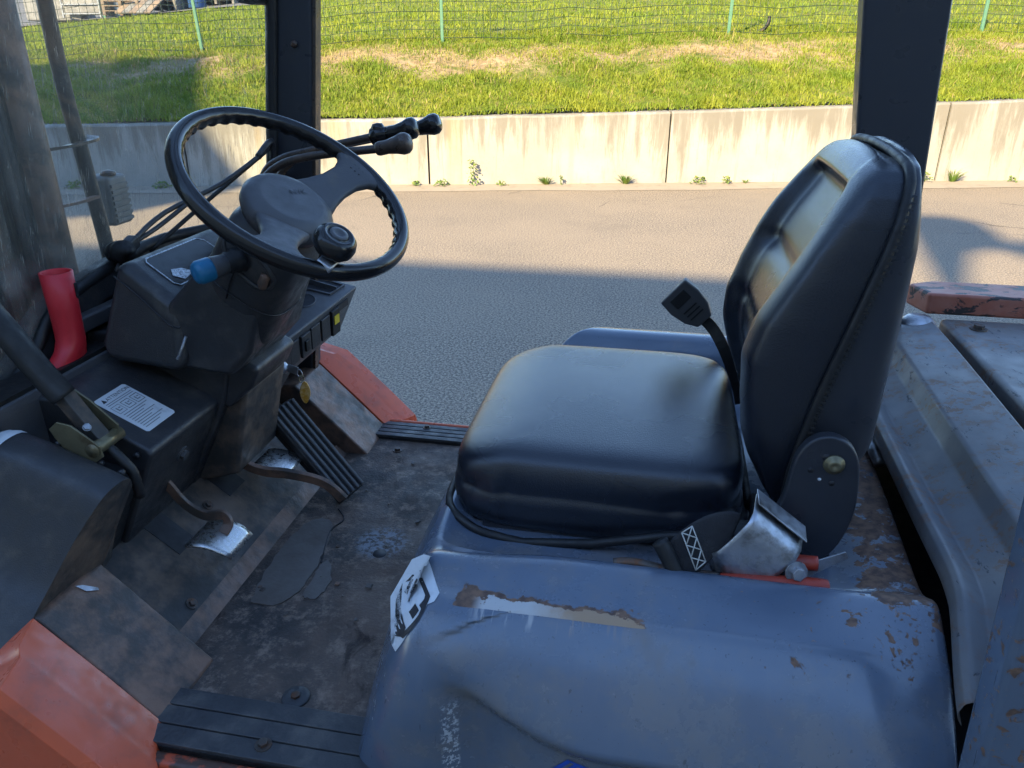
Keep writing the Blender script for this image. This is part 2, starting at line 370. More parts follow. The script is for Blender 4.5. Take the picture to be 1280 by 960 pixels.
def tube(name, pts, r, mat, parent=None, n=12, closed=False, sm=0, rs=None, e=1., up=(0, 0, 1), **k):
    if sm: pts = smoothpath(pts, sm)
    V, F = sweep(pts, circ(r, n, e), closed, up, rs)
    return mesh(name, V, F, mat, parent, smooth=True, **k)
def strap(name, pts, w, t, mat, parent=None, sm=6, up=(0, 0, 1), bevel=0, **k):
    if sm: pts = smoothpath(pts, sm)
    V, F = sweep(pts, [(-w, -t), (w, -t), (w, t), (-w, t)], False, up)
    return mesh(name, V, F, mat, parent, bevel=bevel, **k)
def lathe(name, c, ax, prof, mat, parent=None, n=28, smooth=True, bevel=0, **k):
    """prof = [(distance along axis, radius)]"""
    c = Vector(c); ax = Vector(ax).normalized(); s = ax.orthogonal().normalized(); u = ax.cross(s); V = []; F = []
    for h, r in prof:
        V += [c + ax * h + (s * math.cos(2 * math.pi * i / n) + u * math.sin(2 * math.pi * i / n)) * r for i in range(n)]
    for j in range(len(prof) - 1):
        F += [(j * n + i, j * n + (i + 1) % n, (j + 1) * n + (i + 1) % n, (j + 1) * n + i) for i in range(n)]
    F += [tuple(range(n)), tuple(range((len(prof) - 1) * n, len(prof) * n))]
    return mesh(name, V, F, mat, parent, smooth=smooth, bevel=bevel, **k)
def hexbolt(name, c, ax, r, mat='bolt', parent=None, washer=True):
    c = Vector(c); ax = Vector(ax).normalized(); s = ax.orthogonal().normalized(); u = ax.cross(s); V = []; F = []
    rings = ([(0, r * 1.75, 24), (r * .22, r * 1.7, 24)] if washer else []) + []
    prof = [(0, r * 1.7), (r * .22, r * 1.65)] if washer else [(0, r * 1.2), (.1 * r, r * 1.15)]
    n = 12
    for h, q in prof + [(prof[-1][0], r), (prof[-1][0] + r * .75, r), (prof[-1][0] + r * .8, r * .85)]:
        for i in range(n):
            q2 = q if q > r * 1.01 else q * (1 if i % 2 == 0 else math.cos(R(30)))
            a = 2 * math.pi * i / n; V.append(c + ax * h + (s * math.cos(a) + u * math.sin(a)) * q2)
    L = len(V) // n
    for j in range(L - 1): F += [(j * n + i, j * n + (i + 1) % n, (j + 1) * n + (i + 1) % n, (j + 1) * n + i) for i in range(n)]
    F += [tuple(range(n)), tuple(range((L - 1) * n, L * n))]
    return mesh(name, V, F, mat, parent)
def grid(name, G, mat, parent=None, smooth=True, closed_u=False, **k):
    """G[i][j] = point"""
    G = np.asarray(G, float); a, b = G.shape[:2]; V = G.reshape(-1, 3); F = []
    for i in range(a if closed_u else a - 1):
        for j in range(b - 1):
            i2 = (i + 1) % a; F.append((i * b + j, i2 * b + j, i2 * b + j + 1, i * b + j + 1))
    return mesh(name, V, F, mat, parent, smooth=smooth, **k)
def lettering(name, text, origin, dx, dy, size, mat, parent, lift=.0006):
    """flat printed word: dx = reading direction, dy = letter-up direction"""
    cu = bpy.data.curves.new(name, 'FONT'); cu.body = text; cu.size = 1
    tmp = bpy.data.objects.new(name, cu); COL.objects.link(tmp)
    dg = bpy.context.evaluated_depsgraph_get(); me = bpy.data.meshes.new_from_object(tmp.evaluated_get(dg))
    bpy.data.objects.remove(tmp); me.name = name; me.materials.clear()
    dx = Vector(dx).normalized(); dy = Vector(dy).normalized(); nz = dx.cross(dy)
    for v in me.vertices: v.co = Vector(origin) + dx * v.co.x * size + dy * v.co.y * size + nz * lift
    return link(name, me, mat, parent)
def thing(name, label, cat, loc, group=None):
    o = bpy.data.objects.new(name, None); COL.objects.link(o); o.location = loc; o.empty_display_size = .2
    o['label'] = label; o['category'] = cat
    if group: o['group'] = group
    return o
def tag(o, label, cat, group=None):
    o['label'] = label; o['category'] = cat
    if group: o['group'] = group
    return o
def ss(a, b, x):
    t = np.clip((np.asarray(x, float) - a) / (b - a), 0, 1); return t * t * (3 - 2 * t)

# ------------------------------------------------------------------ setting: road, wall, bank, field, fence, yard
WA = np.array([-6.6, 8.55]); WE = np.array([.97296, .23096]); WN = np.array([-.23096, .97296])
def W(s, n, z): p = WA + WE * s + WN * n; return (p[0], p[1], z)
def wall_h(s): s = np.clip(s, -8, 16); return .745 + .012 * s + .0009 * s * s
def fence_z(s): s = np.clip(s, -10, 10.7); return 1.50 + .045 * s - .0021 * s * s
def lumps(s, n):
    return (.035 * np.sin(2.1 * s + 1.3 * n) * np.sin(1.7 * n - .6 * s + 1) + .025 * np.sin(5.3 * s - 2.2 * n + .4) * np.sin(4.1 * n + .7 * s) + .012 * np.sin(11 * s + 3 * n) * np.sin(9 * n - 4 * s))
def terrain(s, n):
    s = np.asarray(s, float); n = np.asarray(n, float)
    h = wall_h(s) - .01; f = fence_z(s); t = np.clip(n / 3.2, 0, 1)
    bank = h + (f - h) * (t + .10 * np.sin(math.pi * t) * np.sin(math.pi * t) * (.6 + .4 * np.sin(1.1 * s)))
    far = f + (2.97 + .09 * np.clip(s, -11, 12) - f) * np.clip((n - 3.2) / 14.8, 0, 3)
    return np.where(n < 3.2, bank, far) + lumps(s, n) * np.clip(n / .4, 0, 1) * np.where(n < 4, 1, .6)
road = mesh('road', [(-90, -70, 0), (90, -70, 0), (90, 60, 0), (-90, 60, 0)], [(0, 1, 2, 3)], 'asphalt'); road['kind'] = 'structure'
# pale gutter strip at the foot of the wall
gs = np.linspace(-25, 30, 90)
G = [[W(s, -.42 + .03 * math.sin(s * 1.7) + .02 * math.sin(s * 4.1), .004), W(s, -.2, .012), W(s, .02, .02)] for s in gs]
g = grid('gutter', G, plain('sandy_gutter_concrete', (.30, .26, .21), .9, dirt=(.22, .19, .15), dscale=5, bscale=50, bstr=.4), smooth=False); g['kind'] = 'structure'
# retaining wall, panel by panel
wall = thing('retaining_wall', 'long low stained concrete retaining wall along the far side of the road', 'wall', W(4, 0, 0))
joints = [-24, -20.5, -17.4, -14.3, -11.3, -8.2, -5.2, -2.15, .87, 3.82, 6.80, 10.28, 13.4, 16.5, 19.6, 22.8, 26]
for a, b in zip(joints[:-1], joints[1:]):
    a2, b2 = a + .012, b - .012; V = []
    ns = 10; ssx = np.linspace(a2, b2, ns)
    jit = rng.normal(0, .004)
    for s in ssx:
        h = float(wall_h(s)) + rng.normal(0, .003)
        V += [W(s, jit, -.15), W(s, jit, h - .022), W(s, jit + .02, h), W(s, .20, h + .004), W(s, .20, -.15)]
    F = [(i * 5 + k, i * 5 + (k + 1) % 5, (i + 1) * 5 + (k + 1) % 5, (i + 1) * 5 + k) for i in range(ns - 1) for k in range(5)]
    F += [tuple(range(5)), tuple(range((ns - 1) * 5, ns * 5))]
    mesh('panel', V, F, 'concrete', wall)
for j in joints[1:-1]:
    V, F = boxvf(0, 1, 0, 1, 0, 1)
    mesh('joint_filler', [W(j - .02 + .04 * v[0], .03 + .1 * v[1], -.1 + v[2] * (float(wall_h(j)) + .07)) for v in V], F, 'black', wall)
# grassy bank and field
sg = np.concatenate([np.linspace(-40, -9, 24), np.linspace(-8.8, 16, 150), np.linspace(17, 60, 24)]); ngd = np.concatenate([np.linspace(.19, 4, 44), np.linspace(4.3, 18, 30), np.linspace(19, 60, 20)])
SS, NN = np.meshgrid(sg, ngd, indexing='ij'); ZZ = terrain(SS, NN)
G = np.stack([WA[0] + WE[0] * SS + WN[0] * NN, WA[1] + WE[1] * SS + WN[1] * NN, ZZ], -1)
hill = grid('grassy_bank', G, 'soil'); hill['kind'] = 'structure'
def vnoise(s, n, f, seed=0):
    r = np.random.default_rng(seed); q = np.zeros_like(s)
    for i in range(7):
        a = r.uniform(0, 6.28); w = f * r.uniform(.6, 1.7); q += np.sin(w * (s * math.cos(a) + n * math.sin(a)) + r.uniform(0, 6.28))
    return q / 4
def blades(name, s, n, length, width, mat, label):
    k = len(s); z = terrain(s, n); ang = rng.uniform(0, 2 * math.pi, k); lean = rng.uniform(.15, .95, k); la = rng.uniform(0, 2 * math.pi, k)
    L = length * rng.uniform(.5, 1.35, k) * np.clip(1 + .45 * vnoise(s, n, 6, 11) + .3 * vnoise(s, n, 17, 12), .45, 1.8)
    base = np.stack([WA[0] + WE[0] * s + WN[0] * n, WA[1] + WE[1] * s + WN[1] * n, z - .008], -1)
    sd_ = np.stack([np.cos(ang), np.sin(ang), np.zeros(k)], -1) * (width * rng.uniform(.6, 1.3, k))[:, None]
    tip = base + np.stack([np.cos(la) * np.sin(lean), np.sin(la) * np.sin(lean), np.cos(lean)], -1) * L[:, None]
    mid = base * .5 + tip * .5 + np.stack([np.zeros(k), np.zeros(k), .16 * L], -1)
    V = np.stack([base - sd_, base + sd_, mid + sd_ * .7, mid - sd_ * .7, tip], 1).reshape(-1, 3)
    me = bpy.data.meshes.new(name); me.vertices.add(len(V)); me.vertices.foreach_set('co', V.ravel())
    i0 = np.arange(k) * 5; lo = np.stack([i0, i0 + 1, i0 + 2, i0 + 3, i0 + 3, i0 + 2, i0 + 4], 1).ravel()
    me.loops.add(len(lo)); me.loops.foreach_set('vertex_index', lo)
    ls = np.stack([np.arange(k) * 7, np.arange(k) * 7 + 4], 1).ravel(); me.polygons.add(2 * k); me.polygons.foreach_set('loop_start', ls)
    me.update(calc_edges=True); me.validate()
    o = link(name, me, mat, None, 'stuff'); tag(o, label, 'grass'); return o
def scatter(k, s0, s1, n0, n1, keep):
    s = rng.uniform(s0, s1, k); n = rng.uniform(n0, n1, k); m = rng.uniform(0, 1, k) < keep(s, n); return s[m], n[m]
def bare(s, n):   # dry, bare band high on the bank
    return np.exp(-((n - 2.25 - .25 * np.sin(.8 * s)) / .55) ** 2) * ss(-2.0, .8, s) * (.75 + .45 * vnoise(s, n, 2.5, 3))
s_, n_ = scatter(330000, -8, 15, .10, 4.2, lambda s, n: np.clip(.85 - 1.15 * bare(s, n) + .30 * vnoise(s, n, 5, 1), .03, 1))
blades('bank_grass', s_, n_, .062, .0055, 'grass', 'lush green grass covering the bank above the concrete wall')
s_, n_ = scatter(60000, -8, 15, .12, 4.0, lambda s, n: np.clip(.12 + .5 * bare(s, n), .05, .8))
blades('dry_grass', s_, n_, .085, .005, 'drygrass', 'dry straw coloured grass on the bare band of the bank')
s_, n_ = scatter(220000, -16, 26, 4.1, 20, lambda s, n: (np.clip(.75 + .3 * vnoise(s, n, 1.5, 5), .3, 1)) * np.clip(7 / n, .3, 1) * np.where((n > 17.8) & (s < -1.5), 0, 1))
blades('field_grass', s_, n_, .075, .010, 'grass', 'mown yellow green grass of the field behind the fence')
# wire fence
fence = thing('wire_fence', 'thin green wire mesh fence on slim posts along the top of the bank', 'fence', W(4, 3.2, 1.6))
post0 = None
for s, lean in ((-7.2, 0), (-3.5, .01), (.225, -.045), (3.907, .0), (8.363, .02), (12.4, 0), (16.3, 0)):
    z = float(terrain(s, 3.2))
    if post0 is None:
        V, F = boxvf(-.022, .022, -.022, .022, -.1, 1.5)
        post0 = mesh('post', V, F, 'green', fence, bevel=.006); o = post0
    else:
        o = post0.copy(); COL.objects.link(o)
    o.location = W(s, 3.2, z); o.rotation_euler = (0, lean, math.atan2(WE[1], WE[0]))
V, F = [], []
def wirebit(p, q, r=.0040):
    i = len(V); p = Vector(p); q = Vector(q); t = (q - p).normalized(); a = t.orthogonal().normalized() * r; b = t.cross(a)
    for c in (p, q): V.extend([c + a, c - a * .5 + b * .87, c - a * .5 - b * .87])
    F.extend([(i, i + 1, i + 4, i + 3), (i + 1, i + 2, i + 5, i + 4), (i + 2, i, i + 3, i + 5)])
fs = np.arange(-8, 16, .11)
for s in fs: z = float(terrain(s, 3.23)); wirebit(W(s, 3.23, z), W(s, 3.23, z + 1.35))
for h in (.05, .17, .29, .42, .55, .68, .82, .96, 1.1, 1.3):
    for a, b in zip(fs[:-1:6], fs[6::6]): wirebit(W(a, 3.232, float(terrain(a, 3.23)) + h), W(b, 3.232, float(terrain(b, 3.23)) + h), .0055 if h in (.05, .42) else .0040)
mesh('wire_mesh', V, F, 'wire', fence, kind='stuff')
# a black bent hose end poking from the grass by the fence
p = W(9.05, 3.6, float(terrain(9.05, 3.6)))
tag(tube('hose_end', [Vector(p) + Vector(d) for d in ((-.22, 0, .02), (-.1, .02, .03), (0, 0, .07), (.06, 0, .16), (.07, .02, .26))], .028, 'black', sm=5), 'short bent black hose end sticking out of the grass by the fence', 'hose')
# weeds along the foot of the wall
def weed(s, hgt, spread, nl, label, kind='leafy', n0=-.05):
    V, F = [], []
    z0 = .015; r = random.Random(int(s * 1000))
    for i in range(nl):
        a = r.uniform(0, 6.283); t = r.random(); d = spread * r.uniform(.15, 1)
        if kind == 'grass':
            L = hgt * r.uniform(.6, 1.1); w = .004; b = Vector(W(s + math.cos(a) * spread * .15, n0 + math.sin(a) * .02, z0))
            tip = b + Vector((math.cos(a) * d, min(0, math.sin(a)) * d * .6 - .02, L)); m = b * .5 + tip * .5 + Vector((0, 0, L * .18))
            sd2 = Vector((-math.sin(a), math.cos(a), 0)) * w; j = len(V)
            V += [b - sd2, b + sd2, m + sd2, m - sd2, tip]; F += [(j, j + 1, j + 2, j + 3), (j + 3, j + 2, j + 4)]
        else:
            c = Vector(W(s + math.cos(a) * d * (1 - .5 * t), n0 - .03 + math.sin(a) * min(d, .08), z0 + hgt * (t if hgt > .15 else t * .8 + .1)))
            L = r.uniform(.025, .055); u = Vector((r.uniform(-1, 1), r.uniform(-1, .3), r.uniform(-.1, .7))).normalized(); v = u.cross(Vector((r.uniform(-.4, .4), r.uniform(-1, 0), 1))).normalized()
            j = len(V); V += [c - u * L * .5, c + v * L * .32, c + u * L * .55 + Vector((0, 0, -.006)), c - v * L * .32, c + Vector((0, 0, .005))]; F += [(j, j + 1, j + 4), (j + 1, j + 2, j + 4), (j + 2, j + 3, j + 4), (j + 3, j, j + 4)]
    k = 5 if kind != 'grass' else 0
    for i in range(k):
        a = i * 6.283 / k; b = Vector(W(s, n0, z0)); tip = Vector(W(s + math.cos(a) * spread * .5, n0 - .03, z0 + hgt * .9)); sd2 = Vector((.0025, 0, 0)); j = len(V)
        V += [b - sd2, b + sd2, tip + sd2 * .5, tip - sd2 * .5]; F += [(j, j + 1, j + 2, j + 3)]
    me = bpy.data.meshes.new('weed'); me.from_pydata([tuple(v) for v in V], [], F)
    o = link('weed', me, 'weed'); tag(o, label, 'weed', 'weeds at the foot of the retaining wall'); return o
weed(3.66, .07, .07, 22, 'small leafy weed just left of the wall joint behind the lever knobs')
weed(3.97, .08, .12, 40, 'low spreading weed just right of the wall joint behind the lever knobs')
weed(4.36, .33, .10, 46, 'tallest weed at the wall foot, thin and upright with sparse leaves')
weed(4.72, .06, .09, 24, 'flat little weed right beside the tallest weed')
weed(5.28, .11, .15, 60, 'broad low weed midway between the tallest weed and the grass tuft', 'grass')
weed(5.46, .13, .03, 12, 'narrow dark sprig standing close to the wall in the middle')
weed(6.28, .12, .17, 60, 'grass tuft at the wall foot just left of the middle joint', 'grass')
weed(7.20, .10, .13, 44, 'bushy leafy weed right of the middle joint, left of a similar one')
weed(7.55, .10, .10, 34, 'leafy weed standing nearest the seat backrest in view')
weed(7.80, .05, .10, 22, 'very low weed between the backrest and its leafy neighbour', 'grass')
weed(10.12, .14, .09, 26, 'leafy weed right beside the rear pillar at the wall foot')
weed(10.48, .16, .20, 46, 'grassy weed with long arching blades right of the rear pillar', 'grass')
weed(11.25, .07, .08, 20, 'small weed at the far right end of the wall foot')
weed(-.5, .10, .13, 60, 'dim weed in the shade at the wall foot beyond the windscreen')
weed(.55, .08, .13, 44, 'dim low weed in the shade seen past the wiper')
# stony yard with stacked goods beyond the field
def yz(s, n): return float(terrain(s, n)) + .04
ys = np.linspace(-45, -1.6, 40); yn = np.linspace(17.9, 60, 30)
G = [[W(s, n, yz(s, n)) for n in yn] for s in ys]
g = grid('yard_gravel', G, 'gravel'); g['kind'] = 'structure'
def pallet_stack(s, n, k, rot, mat, label, w=1.2, d=.9):
    z = yz(s, n); t = thing('pallet_stack', label, 'pallets', W(s, n, z), 'goods stored in the yard beyond the field')
    t.rotation_euler = (0, 0, rot); c = None
    slat = None
    for i in range(k):
        for j in range(5):
            if slat is None:
                V, F = boxvf(-w / 2, w / 2, -.06, .06, 0, .025); slat = mesh('slat', V, F, mat, t); slat.matrix_parent_inverse = Matrix(); q = slat
            else: q = slat.copy(); COL.objects.link(q)
            q.location = (0, -d / 2 + .06 + j * (d - .12) / 4, i * .15 + .12)
        for j in range(3):
            V, F = boxvf(-.05, .05, -d / 2, d / 2, 0, .12)
            if i == 0 and j == 0: bl = mesh('bearer', V, F, mat, t); bl.matrix_parent_inverse = Matrix(); q = bl
            else: q = bl.copy(); COL.objects.link(q)
            q.location = ((j - 1) * (w / 2 - .06), 0, i * .15)
    return t
pallet_stack(-7.2, 19.0, 3, .3, 'wood', 'low brown pallet stack at the left of the far yard')
pallet_stack(-6.0, 19.6, 5, .0, 'greywood', 'tall grey pallet stack left of the leaning boards in the yard')
pallet_stack(-4.2, 20.0, 3, -.2, 'greywood', 'grey pallet stack right of the blue drum in the yard', 1.6)
pallet_stack(-3.1, 20.0, 2, .1, 'wood', 'brown pallet stack nearest the fence post in the yard', 1.4)
def yard_frame(s, n, w, h, label):
    z = yz(s, n); t = thing('stillage', label, 'metal cage', W(s, n, z), 'goods stored in the yard beyond the field')
    for (a, b) in ((-w, -.4), (w, -.4), (-w, .4), (w, .4)): q = box('upright', (a - .025, b - .025, 0), (a + .025, b + .025, h), 'galv', t); q.matrix_parent_inverse = Matrix()
    for zz in (.12, .4 * h, .7 * h, h):
        for b in (-.4, .4): q = box('rail', (-w, b - .02, zz - .02), (w, b + .02, zz + .02), 'galv', t); q.matrix_parent_inverse = Matrix()
    q = box('load', (-w + .05, -.36, .14), (w - .05, .36, .6 * h), 'blockgrey', t, bevel=.03); q.matrix_parent_inverse = Matrix()
yard_frame(-8.6, 19.5, .7, 1.0, 'grey metal cage at the far left of the yard')
yard_frame(-5.1, 21.4, .8, .9, 'grey metal cage behind the blue drum in the yard')
yard_frame(-3.7, 22.0, 1.0, .9, 'grey metal cage at the back of the yard by the fence post')
yard_frame(-2.2, 21.5, .8, .8, 'rightmost grey metal cage in the yard')
z = yz(-4.95, 19.4)
o = lathe('drum', W(-4.95, 19.4, z), (0, 0, 1), [(0, .27), (.02, .29), (.28, .29), (.3, .3), (.32, .29), (.58, .29), (.6, .3), (.62, .29), (.86, .29), (.88, .27)], 'bluedrum'); tag(o, 'blue plastic drum among the stacked goods in the yard', 'drum')
for i, (s, n, w, l) in enumerate(((-6.6, 18.6, .9, 1.6),)):
    z = yz(s, n); p = Vector(W(s, n, z))
    t = thing('board_pile', 'pale boards leaning in a sloping pile at the edge of the yard', 'boards', p)
    for j in range(5):
        c = p + Vector((-.4 + .26 * j, 0, .30)); obox('board', c, (.12, 0, 0), (0, .55, .28), (0, -.008, .016), 'greywood' if j % 2 else 'wood', t)
for i, (s, n, h) in enumerate(((-7.9, 19.0, 1.8), (-7.6, 20.2, 2.0))):
    z = yz(s, n); o = box('marker_post', tuple(Vector(W(s, n, z)) - Vector((.05, .05, .05))), tuple(Vector(W(s, n, z)) + Vector((.05, .05, h))), 'green', bevel=.01)
    tag(o, ('green steel post standing at the front of the yard', 'green steel post standing further back in the yard')[i], 'post')
o = obox('block_pile', W(-9.8, 20, yz(-9.8, 20) + .5), (.9, .2, 0), (-.1, .5, 0), (0, 0, .5), 'blockgrey', bevel=.05); tag(o, 'pale grey block at the left end of the yard', 'block')

# ------------------------------------------------------------------ hall behind the camera that shades the near road, and added shadow casters
HY = -16.0
def back(p, Y=HY):
    """follow the sunlight from a shaded point back to the building line"""
    p = Vector(p); k = (p.y - Y) / LD.y; q = p - LD * k; return (q.x, q.z)
eave = back((0, 5.9, 0))[1]
hall = thing('hall', 'long rendered hall beside the parked forklift, shading the road', 'building', (0, HY - 4, 0))
box('wall', (-60, HY - 9, -.02), (60, HY - .35, eave - .35), 'render', hall)
prism('roof', [(-60.4, 0), (60.4, 0), (60.4, .3), (-60.4, .3)], HY - 9.4, HY, 'roof', hall, off=(0, 0, 0)).location = (0, 0, eave - .3)
vp = [back(p) for p in ((2.05, 6.0, 0), (2.45, 8.73, 0), (2.93, 8.72, 0), (3.14, 8.45, 0), (3.12, 8.0, 0), (3.10, 7.55, 0), (3.26, 7.70, 0), (3.42, 7.85, 0), (3.9, 8.1, 0), (4.0, 6.4, 0), (3.5, 5.95, 0), (3.1, 6.7, 0), (2.98, 7.15, 0), (2.84, 7.25, 0), (2.62, 7.10, 0), (2.50, 6.85, 0), (2.25, 6.3, 0), (2.2, 5.85, 0))]
road_caster = thing('road_shadow_caster', 'unseen added ventilator cowl on the hall roof', 'blocker', (vp[0][0], HY, eave))  # added solid, cut to the outline of the right-hand road shadow
def lump(name, pts, depth, mat, parent):
    n = len(pts); d = LD * -depth
    V = [Vector((x, HY - .02, z)) for x, z in pts]; V += [v + d for v in V]
    bm = bmesh.new(); vs = [bm.verts.new(v) for v in V]
    bm.faces.new(vs[:n]); bm.faces.new(vs[n:][::-1])
    for i in range(n): bm.faces.new((vs[i], vs[(i + 1) % n], vs[n + (i + 1) % n], vs[n + i]))
    bmesh.ops.triangulate(bm, faces=bm.faces[:]); bmesh.ops.recalc_face_normals(bm, faces=bm.faces)
    me = bpy.data.meshes.new(name); bm.to_mesh(me); bm.free(); return link(name, me, mat, parent)
lump('hull', vp, .35, 'roof', road_caster)
tp = [back(p) for p in ((-5.56, 7.14, 0), W(1.62, -.02, 0), W(.66, 0, .74), W(1.15, .3, .80), W(.43, 2.9, 1.47), W(-1.7, 2.9, 1.42), W(-9, 2.9, 1.2), W(-14, -1, 0), (-9, 5.0, 0))]
tw = thing('wall_shadow_caster', 'unseen added housing at the end of the hall roof', 'building', (tp[0][0], HY, eave))  # unseen solid added to throw the shade on the left wall and bank
lump('silhouette', tp, 1.2, 'roof', tw)

# ------------------------------------------------------------------ the forklift
FL = thing('forklift', 'worn orange and dark grey forklift truck seen into its open driver cab', 'forklift', (-.2, 1.31, 0))
# ---- chassis, floor, steps
box('chassis', (-1.10, .80, .22), (1.30, 1.82, .60), 'dusty', FL, bevel=.02)
fp = box('floor_plate', (-.80, .742, .60), (-.30, 1.858, .650), 'floor', FL, bevel=.004)
def blot(pts, z, amp):
    q = smoothpath([(x, y, z) for x, y in pts] + [(*pts[0], z)], 6)[:-1]
    return [(v.x + random.uniform(-amp, amp), v.y + random.uniform(-amp, amp), z) for v in q]
plate('worn_patch', blot([(-.727, 1.079), (-.67, 1.083), (-.648, 1.16), (-.654, 1.256), (-.679, 1.357), (-.72, 1.372), (-.742, 1.33), (-.748, 1.25), (-.745, 1.16)], .6525, .003), .003, 'patch', fp)
plate('worn_patch', blot([(-.637, 1.113), (-.623, 1.109), (-.603, 1.12), (-.604, 1.178), (-.634, 1.231), (-.643, 1.19)], .6522, .003), .003, 'patch', fp)
lathe('drain_hole', (-.536, 1.276, .6502), (0, 0, 1), [(0, .015), (.0006, .0145)], 'ink', fp)
for c in ((-.646, 1.717), (-.537, .873)): hexbolt('bolt', (*c, .650), (0, 0, 1), .008, 'bolt', fp)
lathe('grommet', (-.537, .873, .6501), (0, 0, 1), [(0, .024), (.003, .023), (.0032, .015)], 'step', fp)
V, F = sweep(smoothpath([(-.69, 1.42, .652), (-.66, 1.38, .652), (-.672, 1.33, .652), (-.645, 1.22, .652)], 5), [(-.0012, -.002), (.0012, -.002), (.001, .001), (-.001, .001)])
0 and sweep(smoothpath([(-.74, 1.70, .652), (-.70, 1.62, .652), (-.71, 1.53, .652), (-.66, 1.46, .652), (-.655, 1.40, .652), (-.67, 1.33, .652), (-.645, 1.22, .652), (-.65, 1.12, .652), (-.69, 1.06, .652)], 5), [(-.0025, -.002), (.0025, -.002), (.002, .0015), (-.002, .0015)])
mesh('mat_tear', V, F, 'ink', fp)
for k in range(16):   # grit and crumbs on the floor
    x, y = random.uniform(-.74, -.46), random.uniform(.90, 1.70); r = random.uniform(.0025, .006)
    V = [(x + r * random.uniform(.6, 1.3) * dx, y + r * random.uniform(.6, 1.3) * dy, .651 + r * random.uniform(.4, .9) * (dz + .2)) for dx in (-1, 1) for dy in (-1, 1) for dz in (0, 1)]
    mesh('crumb', V, boxvf(0, 1, 0, 1, 0, 1)[1], 'patch' if k % 3 else 'flank', fp, bevel=.001)
def step(y0, y1, side):
    n = 4 if side > 0 else 3; w = (y1 - y0) / n
    st = box('step_mat', (-.742, y0, .6485), (-.36, y1, .6565), 'black', FL)
    for i in range(n):
        prism('tread', [(-.740 + .003 * i, y0 + i * w + .0015), (-.36, y0 + i * w + .0015), (-.36, y0 + (i + 1) * w - .0015), (-.740, y0 + (i + 1) * w - .0015)], .655, .6625, 'step', st, bevel=.0015, axis='z')
    return st
st = step(.738, .848, -1); hexbolt('bolt', (-.538, .765, .6625), (0, 0, 1), .008, 'bolt', st)
st = step(1.772, 1.858, 1); hexbolt('bolt', (-.60, 1.838, .6625), (0, 0, 1), .007, 'bolt', st)
ed = prism('step_edge', [(-.748, .712), (-.36, .712), (-.36, .737), (-.742, .737)], .52, .652, 'rustyedge', FL, bevel=.008, axis='z', seg=3)
prism('step_edge', [(-.745, 1.858), (-.36, 1.858), (-.36, 1.872), (-.745, 1.872)], .52, .664, 'orange', FL, bevel=.006, axis='z', seg=3)
# ---- toe boards, flanks, fenders
prism('toe_board', [(-.775, .6495), (-.965, .80), (-1.10, .86), (-1.10, .60), (-.775, .60)], .93, 1.675, 'dusty', FL, bevel=.004)
def flank(y0, y1):
    return prism('toe_flank', [(-.718, .652), (-.900, .833), (-.93, .835), (-1.04, .80), (-1.04, .56), (-.718, .56)], y0, y1, 'flank', FL, bevel=.005, seg=3)
fk = flank(.782, .927)
flank(1.68, 1.838)
plate('paint_chip', [(-.898, .862, .8335), (-.893, .872, .8286), (-.879, .886, .8146), (-.876, .884, .8116), (-.885, .868, .8206)], .001, 'galv', fk)
def fender(yi, yc, yo, yb, name):
    s = 1 if yo > yi else -1
    P = [(-.719, .655), (-.80, .737), (-.905, .836), (-.96, .80), (-1.3, .70)] if s < 0 else [(-.719, .655), (-.80, .737), (-.912, .845), (-1.05, .88), (-1.3, .90)]
    rows = []
    for i, (x, z) in enumerate(P):
        rows.append([(x, yi, z - .06), (x, yi, z), (x + .012, yi + .5 * (yc - yi), z + .001), (x + .022, yc - s * .004, z), (x + .028, yc + s * .004, z - .005),
                     (x + .035, yc + s * .012, z - .006), (x + .05, yo, z - .010), (x + .05, yo + s * .012, z - .03), (x + .05, yb, z - .2), (x + .05, yb, .1)])
    end = [(max(p[0], P[0][0]) + .004, p[1], min(p[2], .655) - .25) for p in rows[0]]
    return grid(name, [end] + rows, 'orange', FL, smooth=False, bevel=.006, seg=3)
fender(.780, .722, .655, .64, 'front_fender')
fender(1.840, 1.892, 1.945, 1.955, 'front_fender')
